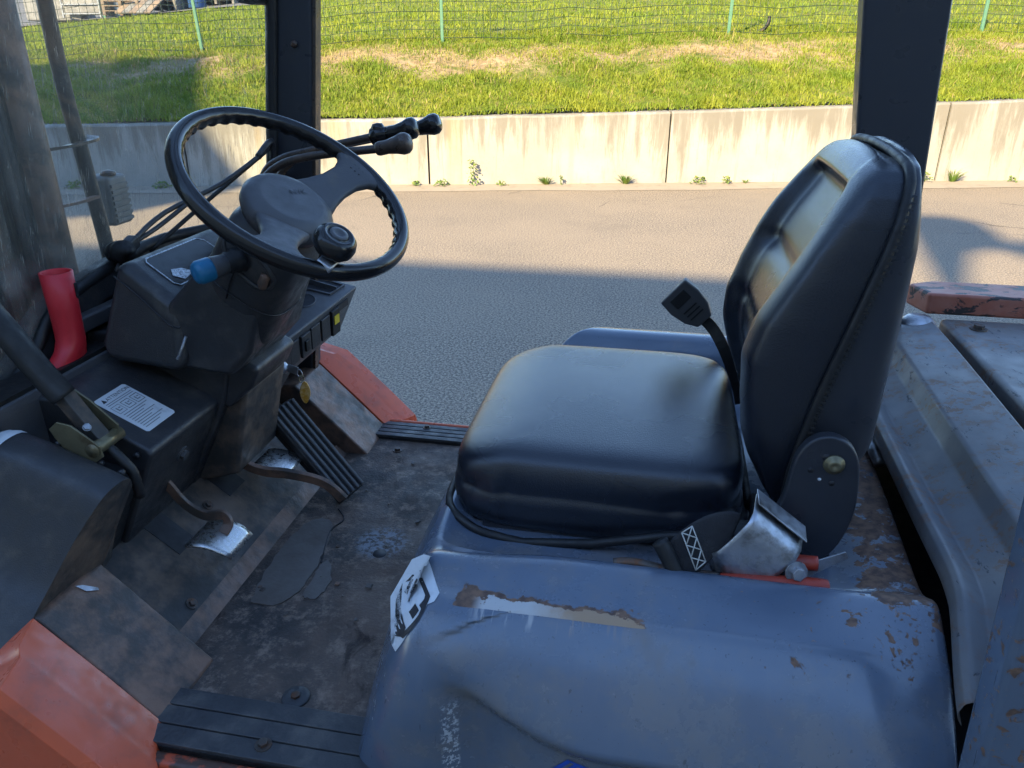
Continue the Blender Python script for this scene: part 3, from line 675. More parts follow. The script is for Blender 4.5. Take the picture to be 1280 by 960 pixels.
# ---- engine hood: one pressed shell with a seat well and a bulged flank
def hood():
    prof = [(.752, .50), (.746, .62), (.742, .72), (.742, .79), (.750, .84), (.768, .882), (.796, .915), (.830, .936), (.865, .945), (.900, .951), (.925, .953), (.942, .947), (.958, .932), (.975, .913), (.995, .901), (1.03, .897),
            (1.10, .896), (1.31, .896), (1.55, .898), (1.64, .905), (1.685, .935), (1.71, .985), (1.745, 1.012), (1.79, 1.010), (1.83, .985), (1.858, .93), (1.868, .80), (1.870, .66), (1.870, .50)]
    P = np.array(smoothpath([(0, a, b) for a, b in prof], 12))[:, 1:]
    xs = np.concatenate([-.435 + .135 * (1 - np.cos(np.linspace(0, math.pi / 2, 26))), np.linspace(-.29, .425, 70)])
    G = []
    for x in xs:
        t = np.clip((x + .435) / .135, 0, 1); f = (1 - (1 - t) ** 2.6) ** (1 / 2.6)
        Y, Z = P[:, 0].copy(), P[:, 1].copy()
        # seat well fades out at its front and rear
        well = float(ss(-.345, -.24, x) * (1 - ss(.29, .40, x)))
        inside = ss(.925, .98, Y) * (1 - ss(1.66, 1.72, Y))
        lift = np.interp(Y, [.925, 1.71], [.953, .985]) - Z
        Z = Z + inside * lift * (1 - well) * (.30 if x < 0 else .38)
        fb = float(ss(-.10, -.30, x)); Z = Z - .014 * fb * ss(.80, .87, Y) * (1 - ss(.95, 1.0, Y)) * (Z > .92); Z = Z + (.925 - Z) * float(ss(-.285, -.34, x)) * ss(.93, .98, Y) * (1 - ss(1.60, 1.66, Y))
        # flat pressed panel on the near flank, its lower crease sweeping up at the front
        zu = .936 - .052 * max(0, (-.12 - x) / .20) ** 2.2; zc = .803 + .082 * max(0, (-.04 - x) / .27) ** 2.0 + .02 * float(ss(.15, .42, x)); zc = min(zc, zu - .003)
        yu = .828 - .062 * max(0, (-.12 - x) / .20) ** 2.2; yc = .722 + (yu - .004 - .722) * min(1, max(0, (-.04 - x) / .28)) ** 2.2
        tt = np.clip((zu - Z) / max(zu - zc, .004), 0, 1)
        line = -.011 * 4 * tt * (1 - tt) + yu + (yc - yu) * np.clip((zu - Z) / max(zu - zc, .004), 0, 1); under = yc + .022 * ss(zc, zc - .045, Z)
        tgt = np.where(Z > zu, Y, np.where(Z > zc, line + .003 * np.exp(-((Z - zu) / .005) ** 2), under))
        m_ = float(ss(-.318, -.22, x)) * (Y < .835) * ss(.52, .66, Z)
        Y = np.where(Y < .84, Y + (np.minimum(tgt, .835) - Y) * m_, Y)
        # rounded front: height and width both ease in
        Z = .50 + (Z - .50) * (.08 + .92 * f); hw = 1 - .115 * (1 - f)
        Y = 1.31 + (Y - 1.31) * hw
        lean = .055 * (1 - t) * np.clip((Z - .65) / .3, 0, 1)
        dip = .03 * float(ss(.30, .425, x)) * (1 - ss(.80, .95, Y))
        shift = np.where(Y > 1.4, .33 * (np.clip(Y - 1.4, 0, 1) / .47) ** 2.4, .045 * (np.clip(1.1 - Y, 0, 1) / .36) ** 1.6)
        X = x + lean + shift * (1 - (x + .435) / .86)
        X = X - .022 * ss(1.45, .74, Y) * float(ss(.2, .425, x))
        G.append(np.stack([X, Y, Z - dip], -1))
    G.append(G[-1] * np.array([1, 1, 1]) + np.array([.004, 0, -.004])); G.append(G[-1] + np.array([0, 0, -.06]))
    return grid('engine_hood', G, 'hood', FL)
hd = hood()
for o in (hd,):
    pass
# ---- rear cover behind the hood, counterweight
def rear_cover():
    prof = [(.445, .945), (.439, .955), (.437, .968), (.441, .981), (.449, .986), (.457, .984), (.476, .974), (.482, .974), (.519, .996), (.525, 1.001), (.536, 1.026), (.540, 1.030), (.546, 1.032), (.60, 1.043), (.634, 1.050), (.639, 1.047), (.641, 1.04), (.641, .80)]
    P = np.array([(a, 0, b) for a, b in prof]); ys = np.linspace(.775, 1.845, 60); G = []
    for y in ys:
        d = .62 * max(0, (.92 - y)) ** 1.25
        Q = P.copy(); Q[:, 1] = y; Q[:, 2] -= d * np.clip((Q[:, 2] - .7) / .25, 0, 1); Q[:, 2] += .018 * ss(1.0, 1.8, y); Q[:, 0] -= .012 + .028 * ss(1.0, .76, y)
        G.append(Q)
    G.append(G[-1] - np.array([0, -.002, .25]))
    return grid('rear_cover', G, 'cover', FL, smooth=False, bevel=.003)
rc = rear_cover()
tube('cover_latch', [(.428, 1.475, .952), (.428, 1.40, .945), (.430, 1.345, .938)], .011, 'galv', FL, n=10)
tube('hood_seal', [(.412, .74, .72), (.412, .80, .80), (.415, .90, .845), (.420, 1.1, .865), (.428, 1.80, .88)], .012, 'black', FL, sm=5)
box('engine_bay', (.39, .76, .40), (.66, 1.82, .80), 'black', FL)
cw = box('counterweight_lid', (.655, .79, .90), (1.45, 1.862, 1.062), 'cover', FL, bevel=.012, seg=3)
hexbolt('bolt', (.715, 1.79, 1.062), (0, 0, 1), .011, 'bolt', cw)
lathe('lid_boss', (.60, 1.83, 1.03), (0, 0, 1), [(0, .04), (.03, .038), (.042, .025), (.044, .0)], 'galv', FL)
cb = prism('counterweight', [(.625, 1.868), (.66, 1.868), (1.5, 1.868), (1.5, 1.985), (.66, 1.985), (.60, 1.95)], 1.066, 1.116, 'chipred', FL, bevel=.007, axis='z', seg=3)
box('counterweight', (.70, .66, .35), (1.5, 1.86, .895), 'orange', FL, bevel=.03)
# ---- overhead guard
def leg(name, y0, y1, x0b, x1b, zb, x0t, x1t, zt, mat='pillar'):
    V = [(x0b, y0, zb), (x1b, y0, zb), (x1b, y1, zb), (x0b, y1, zb), (x0t, y0, zt), (x1t, y0, zt), (x1t, y1, zt), (x0t, y1, zt)]
    return mesh(name, V, [(0, 1, 2, 3), (7, 6, 5, 4), (0, 4, 5, 1), (1, 5, 6, 2), (2, 6, 7, 3), (3, 7, 4, 0)], mat, FL, bevel=.008, seg=3)
rl = leg('rear_pillar', 1.80, 1.86, .447, .563, .98, .315, .505, 2.10)
leg('rear_pillar', .672, .722, .418, .545, .30, .315, .505, 2.10, 'hood')
fl_ = leg('front_pillar', 1.80, 1.855, -1.020, -.908, .80, -.848, -.766, 2.10)
strap('pillar_trim', [(-.904, 1.812, .82), (-.761, 1.812, 2.10)], .004, .010, 'lever', fl_, sm=0, up=(0, 1, 0))
tube('window_seal', [(-1.021, 1.798, .82), (-.946, 1.798, 1.40), (-.896, 1.798, 1.78), (-.853, 1.798, 2.10)], .015, 'black', fl_, n=10, sm=4)
lathe('bolt', (-.858, 1.797, 1.645), (0, -1, 0), [(0, .008), (.004, .008), (.006, .005)], 'bolt', fl_, n=12)
lathe('wiper_motor_cap', (-.925, 1.79, 1.757), (-.5, -.86, .1), [(-.02, .030), (.02, .034), (.045, .034), (.055, .022), (.058, .0)], 'black', FL)
rf = box('guard_roof', (-.88, .70, 2.10), (.52, .76, 2.16), 'pillar', FL, bevel=.01); box('side_rail', (-.88, 1.80, 2.10), (.52, 1.86, 2.16), 'pillar', rf, bevel=.01)
for k in range(6): x = -.86 + k * .272; box('bar', (x - .02, .762, 2.11), (x + .02, 1.798, 2.15), 'pillar', rf, bevel=.006)
# ---- windscreen and wiper
def gx(z): return -1.13 + .14 * (z - 1.2)
def gxy(y, z): return gx(z) + .155 * float(ss(1.50, 1.82, y))
def gzb(y): return float(np.interp(y, [.84, .95, 1.06, 1.10, 1.16, 1.18, 1.21, 1.28, 1.40, 1.56, 1.80], [1.03, 1.04, 1.06, 1.087, 1.13, 1.160, 1.184, 1.204, 1.226, 1.242, 1.252]))
gy = np.concatenate([np.linspace(.84, 1.04, 6), np.linspace(1.06, 1.30, 16), np.linspace(1.33, 1.80, 24)])
gl = grid('windscreen', [[(gxy(y, z), y, z) for z in np.linspace(gzb(y), 2.06, 14)] for y in gy], 'glass', FL, solid=.004)
tube('windscreen_seal', [(gxy(y, gzb(y)) + .006, y, gzb(y)) for y in gy], .012, 'black', gl, n=10)
grid('scuttle_panel', [[(gxy(y, gzb(y)) + dx, y, z) for dx, z in ((-.06, gzb(y) - .01), (.012, gzb(y) - .008), (.014, gzb(y) - .05), (.006, gzb(y) - .055), (.006, .93))] for y in gy], 'plastic', FL, smooth=False)
hinge = lathe('glass_fixing', (-1.095, 1.382, 1.252), (.75, -.5, .2), [(-.03, .022), (-.004, .024), (0, .017), (.006, .017), (.008, .024), (.028, .023), (.032, .010), (.06, .009)], 'black', FL)
wp = tube('wiper_arm', [(gxy(1.36, 1.22) + .03, 1.36, 1.215), (gxy(1.42, 1.27) + .03, 1.415, 1.262), (gxy(1.54, 1.3) + .03, 1.53, 1.305), (gxy(1.66, 1.35) + .03, 1.65, 1.352), (gxy(1.76, 1.42) + .022, 1.76, 1.415)], .0055, 'plastic', FL, sm=4)
tube('link_rod', [(gxy(1.42, 1.27) + .03, 1.415, 1.262), (gxy(1.50, 1.28) + .035, 1.50, 1.278), (gxy(1.60, 1.32) + .035, 1.585, 1.325)], .005, 'plastic', wp, sm=5)
tube('blade', [(gxy(1.50, 1.22) + .012, 1.50, 1.222), (gxy(1.62, 1.30) + .012, 1.62, 1.297), (gxy(1.775, 1.42) + .012, 1.775, 1.415)], .005, 'black', wp, sm=4)
tube('bracket', [(gxy(1.74, 1.4) + .02, 1.735, 1.40), (gxy(1.78, 1.43) + .016, 1.775, 1.432), (gxy(1.79, 1.38) + .012, 1.788, 1.385)], .008, 'plastic', wp, sm=4)
obox('clip', (gxy(1.42, 1.26) + .03, 1.415, 1.262), (.012, 0, 0), (0, .014, .005), (0, -.004, .012), 'plastic', wp, bevel=.004)
# ---- mast and hoses beyond the screen
ms = box('mast', (-1.42, 1.02, .3), (-1.30, 1.14, 2.3), 'mast', FL, bevel=.01)
box('mast_channel', (-1.42, 1.44, .3), (-1.325, 1.505, 2.3), 'mast', ms, bevel=.012)
box('mast_plate', (-1.50, .80, .3), (-1.46, 1.47, 2.3), 'mast', ms)
for y, r, x in ((1.165, .014, -1.36), (1.205, .030, -1.37), (1.252, .012, -1.34), (1.285, .026, -1.36), (1.325, .012, -1.345), (1.362, .030, -1.375), (1.405, .011, -1.34), (1.428, .016, -1.35)):
    lathe('lift_cylinder' if r > .027 else 'hydraulic_hose', (x, y, .3), (0, 0, 1), [(0, r), (2.0, r)], 'mast' if r > .027 else 'black', ms, n=20)
prism('chain', [(-1.335, .3), (-1.322, .3), (-1.322, 2.3), (-1.335, 2.3)], 1.31, 1.335, 'bolt', ms)
lathe('mast_roller', (-1.33, 1.475, .3), (0, 0, 1), [(0, .034), (2.0, .034)], 'flank', ms, n=20)
hs = tube('hydraulic_hose', [(-1.30, 1.580, .5), (-1.30, 1.600, 1.1), (-1.30, 1.585, 1.4), (-1.30, 1.572, 1.62), (-1.29, 1.57, 2.2)], .0165, 'black', FL, sm=6)
strap('hose_clip', [(-1.32, 1.50, 1.435), (-1.29, 1.53, 1.44), (-1.275, 1.59, 1.447), (-1.29, 1.618, 1.452)], .012, .003, 'lever', hs, sm=4, up=(0, .2, 1))
strap('hose_clip', [(-1.32, 1.47, 1.315), (-1.29, 1.52, 1.32), (-1.278, 1.575, 1.325)], .009, .003, 'flank', hs, sm=4, up=(0, .2, 1))
lmp = box('lamp_housing', (-1.40, 1.685, 1.228), (-1.33, 1.760, 1.350), 'palegrey', FL, bevel=.012, seg=3)
for k in range(7): box('rib', (-1.332, 1.692, 1.238 + k * .014), (-1.326, 1.752, 1.246 + k * .014), 'palegrey', lmp)
lathe('bolt', (-1.345, 1.712, 1.350), (0, 0, 1), [(0, .018), (.008, .018), (.012, .008)], 'bolt', lmp, n=12)
# ---- front cowl: near side shell, its rear face, brake lever slot, middle cowl
def near_cowl():
    con = [(-.832, .962, .975), (-.831, .957, .990), (-.832, .935, .995), (-.836, .905, .990), (-.848, .886, .970), (-.874, .858, .925), (-.898, .82, .870), (-.906, .79, .842), (-.912, .76, .815), (-.918, .73, .790), (-.925, .69, .765), (-.93, .64, .72)]
    con = [tuple(p) for p in smoothpath(con, 4)]; rows = []
    for k, dx in enumerate((0, .012, .04, .08, .13, .18, .24, .32)):
        rows.append([(x - dx - .006 * (dx > 0), y, z + (.40 * min(dx, .17) - .10 * max(0, dx - .17) + (.004 if dx > 0 else 0)) * (.25 + .75 * ss(.70, .95, z))) for x, y, z in con])
    return grid('side_cowl', rows, 'plastic', FL), con
sc_, con = near_cowl()
mesh('cowl_rear_face', [tuple(p) for p in con] + [(-.955, .90, .70), (-.955, 1.0, .76), (-.90, 1.0, .90), (-.87, .985, .955)], [tuple(range(len(con) + 4))], 'dusty', FL)
prism('cowl_inner', [(-.875, .955), (-.97, .75), (-1.10, .75), (-1.10, .93), (-.95, .965)], .930, 1.038, 'black', FL)
for k in range(4): V = [(-.85 - .035 * k, .962, .992 + .014 * k)]; lathe('clip_tab', (-.852 - .036 * k, .964, .992 + .0145 * k), (0, 1, .1), [(0, .006), (.008, .005)], 'plastic', sc_, n=10)
mc = prism('middle_cowl', [(-.848, .985), (-.857, .996), (-.99, 1.062), (-1.03, 1.078), (-1.12, 1.080), (-1.12, .74), (-.965, .74)], 1.042, 1.30, 'plastic', FL, bevel=.007, seg=3)
prism('cowl_ridge', [(-.815, 1.058), (-.83, 1.074), (-1.03, 1.118), (-1.12, 1.12), (-1.12, .75), (-.96, .75), (-.835, .985)], [1.262] * 3 + [1.262] * 4, 1.50, 'plastic', FL, bevel=.008, seg=3)
for k in range(3): lathe('clip_tab', (-.875 - .05 * k, 1.041, .985 + .025 * k), (0, -1, -.1), [(0, .006), (.007, .005)], 'plastic', mc, n=10)
nrm = Vector((-.903, 0, -.43)).cross(Vector((0, 1, 0))); rn = Vector((.903, 0, -.43))
hexbolt('bolt', (-.880, 1.164, .919), rn, .010, 'plastic_grey', mc)
# attention label, its print and pictogram frames
ux = Vector((.8955, 0, -.445)); up_ = Vector((.445, 0, .8955))
o0 = Vector((-.979, 1.083, 1.0566)) + up_ * .0012
def onlab(d, y, h=0): return o0 + ux * d + Vector((0, y, 0)) + up_ * h
lb = plate('attention_label', [onlab(.004, 0), onlab(.108, 0), onlab(.112, .004), onlab(.112, .081), onlab(.108, .085), onlab(.004, .085), onlab(0, .081), onlab(0, .004)], .001, 'paper', mc)
lettering('word', 'ATTENTION', onlab(.0155, .0200), (0, 1, 0), -ux, .0112, 'ink', lb)
mesh('warning_triangle', [onlab(.016, .008, .0006), onlab(.016, .019, .0006), onlab(.006, .0135, .0006)], [(0, 1, 2)], 'ink', lb)
def inkline(d, y0, y1, w, mat='inkgrey'): return mesh('text_line', [onlab(d, y0, .0006), onlab(d, y1, .0006), onlab(d + w, y1, .0006), onlab(d + w, y0, .0006)], [(0, 1, 2, 3)], mat, lb)
for i in range(2): inkline(.020 + i * .0045, .008, .078, .0016)
for i in range(9): inkline(.056 + i * .0056, .008, .074 - .012 * (i % 3), .0018)
for i in range(3):
    y = .006 + i * .026; a, b = .0305, .0515
    for q in ((a, y, a + .0012, y + .021), (b - .0012, y, b, y + .021), (a, y, b, y + .0012), (a, y + .0198, b, y + .021)):
        mesh('picture_frame', [onlab(q[0], q[1], .0006), onlab(q[0], q[3], .0006), onlab(q[2], q[3], .0006), onlab(q[2], q[1], .0006)], [(0, 1, 2, 3)], 'ink' if i else 'inkgrey', lb)
    for q in ((.036, y + .006, .046, y + .009), (.037, y + .012, .0395, y + .017), (.043, y + .010, .0455, y + .016)):
        mesh('pictogram', [onlab(q[0], q[1], .0006), onlab(q[0], q[3], .0006), onlab(q[2], q[3], .0006), onlab(q[2], q[1], .0006)], [(0, 1, 2, 3)], 'inkgrey', lb)
# ledge behind the cowl under the screen
lg = prism('scuttle_ledge', [(-1.050, 1.070), (-1.056, 1.092), (-1.118, 1.092), (-1.118, .9), (-1.050, .9)], .86, 1.50, 'plastic_grey', FL, bevel=.004)
box('scuttle_rail', (-1.118, 1.18, 1.128), (-1.088, 1.52, 1.160), 'plastic_grey', FL, bevel=.006)
tube('wire', [(-1.085, 1.33, 1.175), (-1.08, 1.345, 1.19), (-1.085, 1.37, 1.195), (-1.09, 1.40, 1.19)], .004, 'lever', FL, sm=4, n=8)
# ---- park brake
pb = plate('brake_bracket', [(-.975, 1.020, 1.075), (-.985, 1.020, 1.100), (-.955, 1.020, 1.118), (-.925, 1.020, 1.098), (-.880, 1.020, 1.055), (-.885, 1.020, 1.030), (-.905, 1.020, 1.022), (-.95, 1.02, 1.035)], .004, 'brass', FL, bevel=.001)
plate('bracket_plate', [(-.955, .962, 1.052), (-.962, .962, 1.068), (-.945, .962, 1.082), (-.920, .962, 1.078), (-.875, .962, 1.045), (-.872, .962, 1.025), (-.89, .962, 1.012), (-.94, .962, 1.03)], .004, 'brass', pb, bevel=.001)
lathe('pivot_pin', (-.888, .955, 1.036), (0, 1, 0), [(0, .012), (.07, .012)], 'brass', pb, n=16)
hl = tube('brake_handle', [(-1.055, .972, 1.295), (-1.02, .976, 1.245), (-.975, .982, 1.165), (-.945, .988, 1.115)], .0165, 'black', FL, n=14, sm=5, e=1.5, up=(0, 1, 0))
strap('lever_bar', [(-.96, .99, 1.14), (-.92, .99, 1.075), (-.895, .99, 1.040)], .011, .014, 'dusty', hl, sm=3, up=(0, 1, 0), bevel=.002)
tube('brake_cable', [(-.89, .99, 1.030), (-.862, .99, 1.00), (-.85, .992, .975), (-.85, .995, .93)], .009, 'black', hl, sm=4)
hexbolt('bolt', (-.905, .976, 1.068), (.6, -.4, .7), .006, 'galv', hl, washer=False)
# ---- instrument binnacle and steering column
bn = prism('binnacle', [(-1.00, 1.262), (-.985, 1.276), (-.862, 1.200), (-.862, 1.085), (-.885, 1.075), (-1.03, 1.085), (-1.04, 1.12)], [1.235, 1.245, 1.215, 1.195, 1.195, 1.20, 1.20], [1.56, 1.56, 1.52, 1.50, 1.50, 1.54, 1.56], 'plastic', FL, bevel=.026, seg=5)
dn = Vector((.525, 0, .851)); du = Vector((.851, 0, -.525)); d0 = Vector((-.97, 1.26, 1.2668))
dec = plate('dial_cover', [d0 + dn * .0012 + du * a + Vector((0, b, 0)) for a, b in ((.008, .02), (.075, .012), (.085, .02), (.085, .20), (.075, .215), (.012, .215), (0, .20), (0, .03))], .001, 'gloss_black', bn)
lp = [d0 + dn * .0016 + du * a + Vector((0, b, 0)) for a, b in ((.008, .02), (.075, .012), (.085, .02), (.085, .20), (.075, .215), (.012, .215), (0, .20), (0, .03))]
V, F = sweep(lp, [(-.0012, -.0006), (.0012, -.0006), (.0012, .0006), (-.0012, .0006)], True, dn); mesh('dial_border', V, F, 'silver', bn)
plate('dial_mark', [d0 + dn * .0026 + du * a + Vector((0, b, 0)) for a, b in ((.060, .03), (.078, .045), (.07, .085), (.052, .07), (.045, .045))], .0008, 'silver', bn)
tube('cover_seam', [(-1.002, 1.2335, 1.247), (-.955, 1.2195, 1.222), (-.912, 1.212, 1.188), (-.880, 1.203, 1.168), (-.858, 1.20, 1.166)], .0016, 'ink', bn, n=6, sm=4)
WC = Vector((-.622, 1.25, 1.416)); WNm = Vector((.5566, -.1728, .8126)).normalized()
Wa = Vector((.82504, 0, -.56508)); Wb = WNm.cross(Wa).normalized(); Wa = Wb.cross(WNm).normalized()
def wp3(r, deg, h=0): t = R(deg); return WC + (Wa * math.cos(t) + Wb * math.sin(t)) * r + WNm * h
def shroud():
    rows = []
    for h, a, b, sa, sb in ((.055, .050, .050, 0, 0), (.062, .062, .066, 0, 0), (.085, .073, .080, 0, 0), (.12, .078, .085, .0, 0), (.18, .080, .084, .0, 0), (.235, .078, .078, .004, 0), (.30, .070, .070, .010, .0), (.35, .060, .064, .014, 0), (.375, .048, .055, .014, 0)):
        ring = []
        for k in range(40):
            t = 2 * math.pi * k / 40; c, s = math.cos(t), math.sin(t); e = 2 / 3.2
            ring.append(WC - WNm * h + Wa * (sa + a * abs(c) ** e * (1 if c > 0 else -1)) + Wb * (sb + b * abs(s) ** e * (1 if s > 0 else -1)))
        rows.append(ring + [ring[0]])
    top = rows[0]; cc = sum((Vector(p) for p in top), Vector()) / len(top)
    return grid('column_shroud', [[cc] * 41] + rows, 'plastic', FL)
cs = shroud()
prism('column_cowl', [(-.895, 1.200), (-.760, 1.330), (-.735, 1.335), (-.690, 1.300), (-.675, 1.262), (-.715, 1.175), (-.735, 1.115), (-.782, 1.066), (-.895, 1.078)], [1.215] * 9, [1.44] * 9, 'plastic', FL, bevel=.024, seg=4)
# shroud seams, the recess with the direction lever
def shp(h, t, k=1.012):
    hs_ = [.055, .085, .12, .18, .235, .30, .35]; a = np.interp(h, hs_, [.05, .073, .078, .08, .078, .07, .06]); b = np.interp(h, hs_, [.05, .08, .085, .084, .078, .07, .064]); sa = np.interp(h, hs_, [0, 0, 0, 0, .004, .01, .014])
    c, s = math.cos(t), math.sin(t); e = 2 / 3.2
    return WC - WNm * h + Wa * (sa + k * a * abs(c) ** e * (1 if c > 0 else -1)) + Wb * (k * b * abs(s) ** e * (1 if s > 0 else -1))
tube('seam', [shp(.225 + .015 * math.sin(t), t) for t in np.linspace(-2.9, .6, 24)], .0016, 'ink', cs, n=6)
tube('seam', [shp(h, -1.62) for h in np.linspace(.15, .225, 6)], .0018, 'ink', cs, n=6)
rc2 = [shp(.118, -2.15, 1.01), shp(.132, -1.95, 1.01), shp(.148, -1.70, 1.01), shp(.158, -1.35, 1.01), shp(.150, -1.05, 1.01), shp(.132, -.98, 1.01), shp(.118, -1.15, 1.01), shp(.104, -1.45, 1.01), shp(.095, -1.8, 1.01), shp(.102, -2.05, 1.01)]
mesh('lever_recess', smoothpath(rc2 + [rc2[0]], 4)[:-1], [tuple(range(40))], 'ink', cs)
V, F = sweep(smoothpath(rc2 + [rc2[0]], 4)[:-1], circ(.0045, 8), True, -Wb); mesh('recess_rim', V, F, 'plastic', cs, smooth=True)
b0 = shp(.128, -1.62, .97); dl = (Vector((-.748, 1.135, 1.298)) - b0)
bellows = lathe('lever_boot', b0, dl, [(0, .024)] + [(.006 + .006 * k, .021 - .0013 * k + (.0025 if k % 2 else -.0015)) for k in range(7)], 'black', cs, n=20)
dvl = lathe('direction_lever', b0 + dl * .32, dl, [(0, .010), (.004, .0165), (.02, .0185), (dl.length * .42, .0195), (dl.length * .52, .0195)], 'plastic_grey', FL, n=24)
lathe('lever_cap', b0 + dl * .80, dl, [(0, .0197), (.003, .0205), (.022, .0205), (.029, .017), (.031, .012), (.0305, .0)], 'blue', dvl, n=24)
plug = tube('wiring_plug', [shp(.125, -1.22, .99), shp(.143, -1.22, 1.02), shp(.152, -1.18, .99)], .009, 'flank', cs, n=8, sm=3)
tube('lock_lever', [(-.850, 1.20, 1.150), (-.862, 1.19, 1.118), (-.868, 1.188, 1.108)], .003, 'galv', cs, n=8)
prism('column_bracket', [(-.775, 1.02), (-.755, 1.06), (-.83, 1.105), (-.88, 1.06), (-.88, .97), (-.83, .97)], 1.27, 1.44, 'plastic', FL, bevel=.01, seg=3)
prism('column_foot', [(-.80, 1.0), (-.85, .80), (-1.02, .75), (-1.02, 1.05)], 1.29, 1.47, 'dusty', FL, bevel=.01)
# ---- steering wheel
def rim():
    rows = []; n = 216; m = 18
    for i in range(n):
        t = 2 * math.pi * i / n; er = Wa * math.cos(t) + Wb * math.sin(t); c = WC + er * .1985; row = []
        rip = max(0, math.cos(40 * t)) ** .6
        for k in range(m + 1):
            p = 2 * math.pi * k / m; q = .0148; inn = max(0, math.cos(p - R(215))) ** 2
            q += .0030 * inn * rip - .001 * inn
            row.append(c + er * q * math.cos(p) * .92 + WNm * q * math.sin(p) * 1.05)
        rows.append(row)
    return grid('steering_wheel', rows, 'gloss_black', FL, closed_u=True)
rm = rim()
lathe('hub', WC - WNm * .078, WNm, [(0, .052), (.012, .074), (.028, .082), (.042, .082), (.052, .075), (.058, .063), (.060, .058), (.0605, .054), (.060, .050), (.062, .03), (.0625, 0)], 'plastic_grey', rm, n=48)
lettering('hub_emblem', 'NYK', WC - WNm * .0152 + Wa * -.006 + Wb * .004, Wb * .9 + Wa * .45, Wb * .45 - Wa * .9, .017, 'ink', rm)
for deg in (80, 292):
    t = R(deg); er = Wa * math.cos(t) + Wb * math.sin(t); et = WNm.cross(er); rows = []
    for r_, w_, h_, th in ((.060, .050, -.040, .014), (.09, .038, -.030, .0125), (.12, .031, -.021, .0115), (.15, .031, -.012, .0115), (.175, .040, -.004, .0120), (.19, .056, .000, .0120), (.2, .066, .001, .0095)):
        ring = []
        for k in range(20):
            a = 2 * math.pi * k / 20; c, s = math.cos(a), math.sin(a); e = .6
            bend = -(w_ * abs(c) ** e) ** 2 / (2 * .2) if r_ > .16 else 0
            ring.append(WC + er * (r_ + bend) + et * w_ * abs(c) ** e * (1 if c > 0 else -1) + WNm * (h_ + th * abs(s) ** e * (1 if s > 0 else -1)))
        rows.append(ring + [ring[0]])
    sp = grid('spoke', rows, 'plastic_grey', rm)
    if deg == 80:
        for i in range(7): lathe('dimple', WC + er * (.168 + .012 * (i // 3)) + et * (-.012 + .010 * (i % 3)) + WNm * (.0045 + .0065 * (i // 3) * .5), WNm, [(0, .0026), (.0012, .0024)], 'ink', rm, n=10)
kb = wp3(.172, 318, .0)
kn = lathe('spinner_knob', kb, WNm, [(-.002, .012), (.014, .014), (.020, .026), (.030, .034), (.040, .0355), (.050, .033), (.057, .026), (.058, .021), (.055, .0205), (.0545, .016), (.057, .0155), (.0585, .010), (.056, .0095), (.0555, 0)], 'gloss_black', rm, n=36)
lathe('knob_ring', kb + WNm * .0560, WNm, [(0, .0155), (.0026, .0150), (.0032, .0085), (.0005, .006), (.0004, 0)], 'plastic_grey', kn if False else rm, n=24)
obox('knob_clamp', wp3(.190, 316, .006), Wa * .014, Wb * .018, WNm * .012, 'galv', rm, bevel=.005)
# ---- hydraulic levers
def lever(name, pts, r, knob, kr, kmat, double=False):
    l = tube(name, pts, r * .85, 'lever', FL, n=12, sm=6)
    kr *= .92; a, b = Vector(knob[0]), Vector(knob[1]); L = (b - a).length
    lathe('knob', a, b - a, [(0, kr * .58), (.006, kr * .66), (L * .30, kr * .64), (L * .55, kr * .80), (L * .74, kr * 1.0), (L * .88, kr * .96), (L * .97, kr * .72), (L, kr * .30), (L, 0)], kmat, l, n=26)
    return l
lever('control_lever', [(-.93, 1.60, 1.12), (-.915, 1.60, 1.26), (-.880, 1.60, 1.355), (-.837, 1.60, 1.398), (-.76, 1.60, 1.423), (-.595, 1.60, 1.444)], .0105, ((-.602, 1.60, 1.4425), (-.525, 1.60, 1.459)), .0245, 'lever')
lever('control_lever', [(-.955, 1.68, 1.12), (-.94, 1.68, 1.27), (-.912, 1.68, 1.368), (-.863, 1.68, 1.405), (-.786, 1.68, 1.426), (-.60, 1.68, 1.467)], .0105, ((-.605, 1.68, 1.466), (-.535, 1.68, 1.481)), .0255, 'gloss_black')
kx = lathe('lever_switch', (-.645, 1.683, 1.457), (.97, 0, .20), [(0, .012), (.004, .019), (.022, .020), (.036, .016), (.05, .016)], 'gloss_black', FL, n=20)
lathe('switch_bump', (-.627, 1.683, 1.471), (-.1, 0, 1), [(-.01, .015), (.008, .015), (.015, .011), (.017, 0)], 'gloss_black', kx, n=18)
lever('control_lever', [(-.975, 1.76, 1.12), (-.95, 1.76, 1.27), (-.905, 1.76, 1.365), (-.824, 1.76, 1.412), (-.70, 1.76, 1.439), (-.57, 1.76, 1.466)], .0105, ((-.585, 1.76, 1.463), (-.506, 1.76, 1.484)), .0255, 'gloss_black')
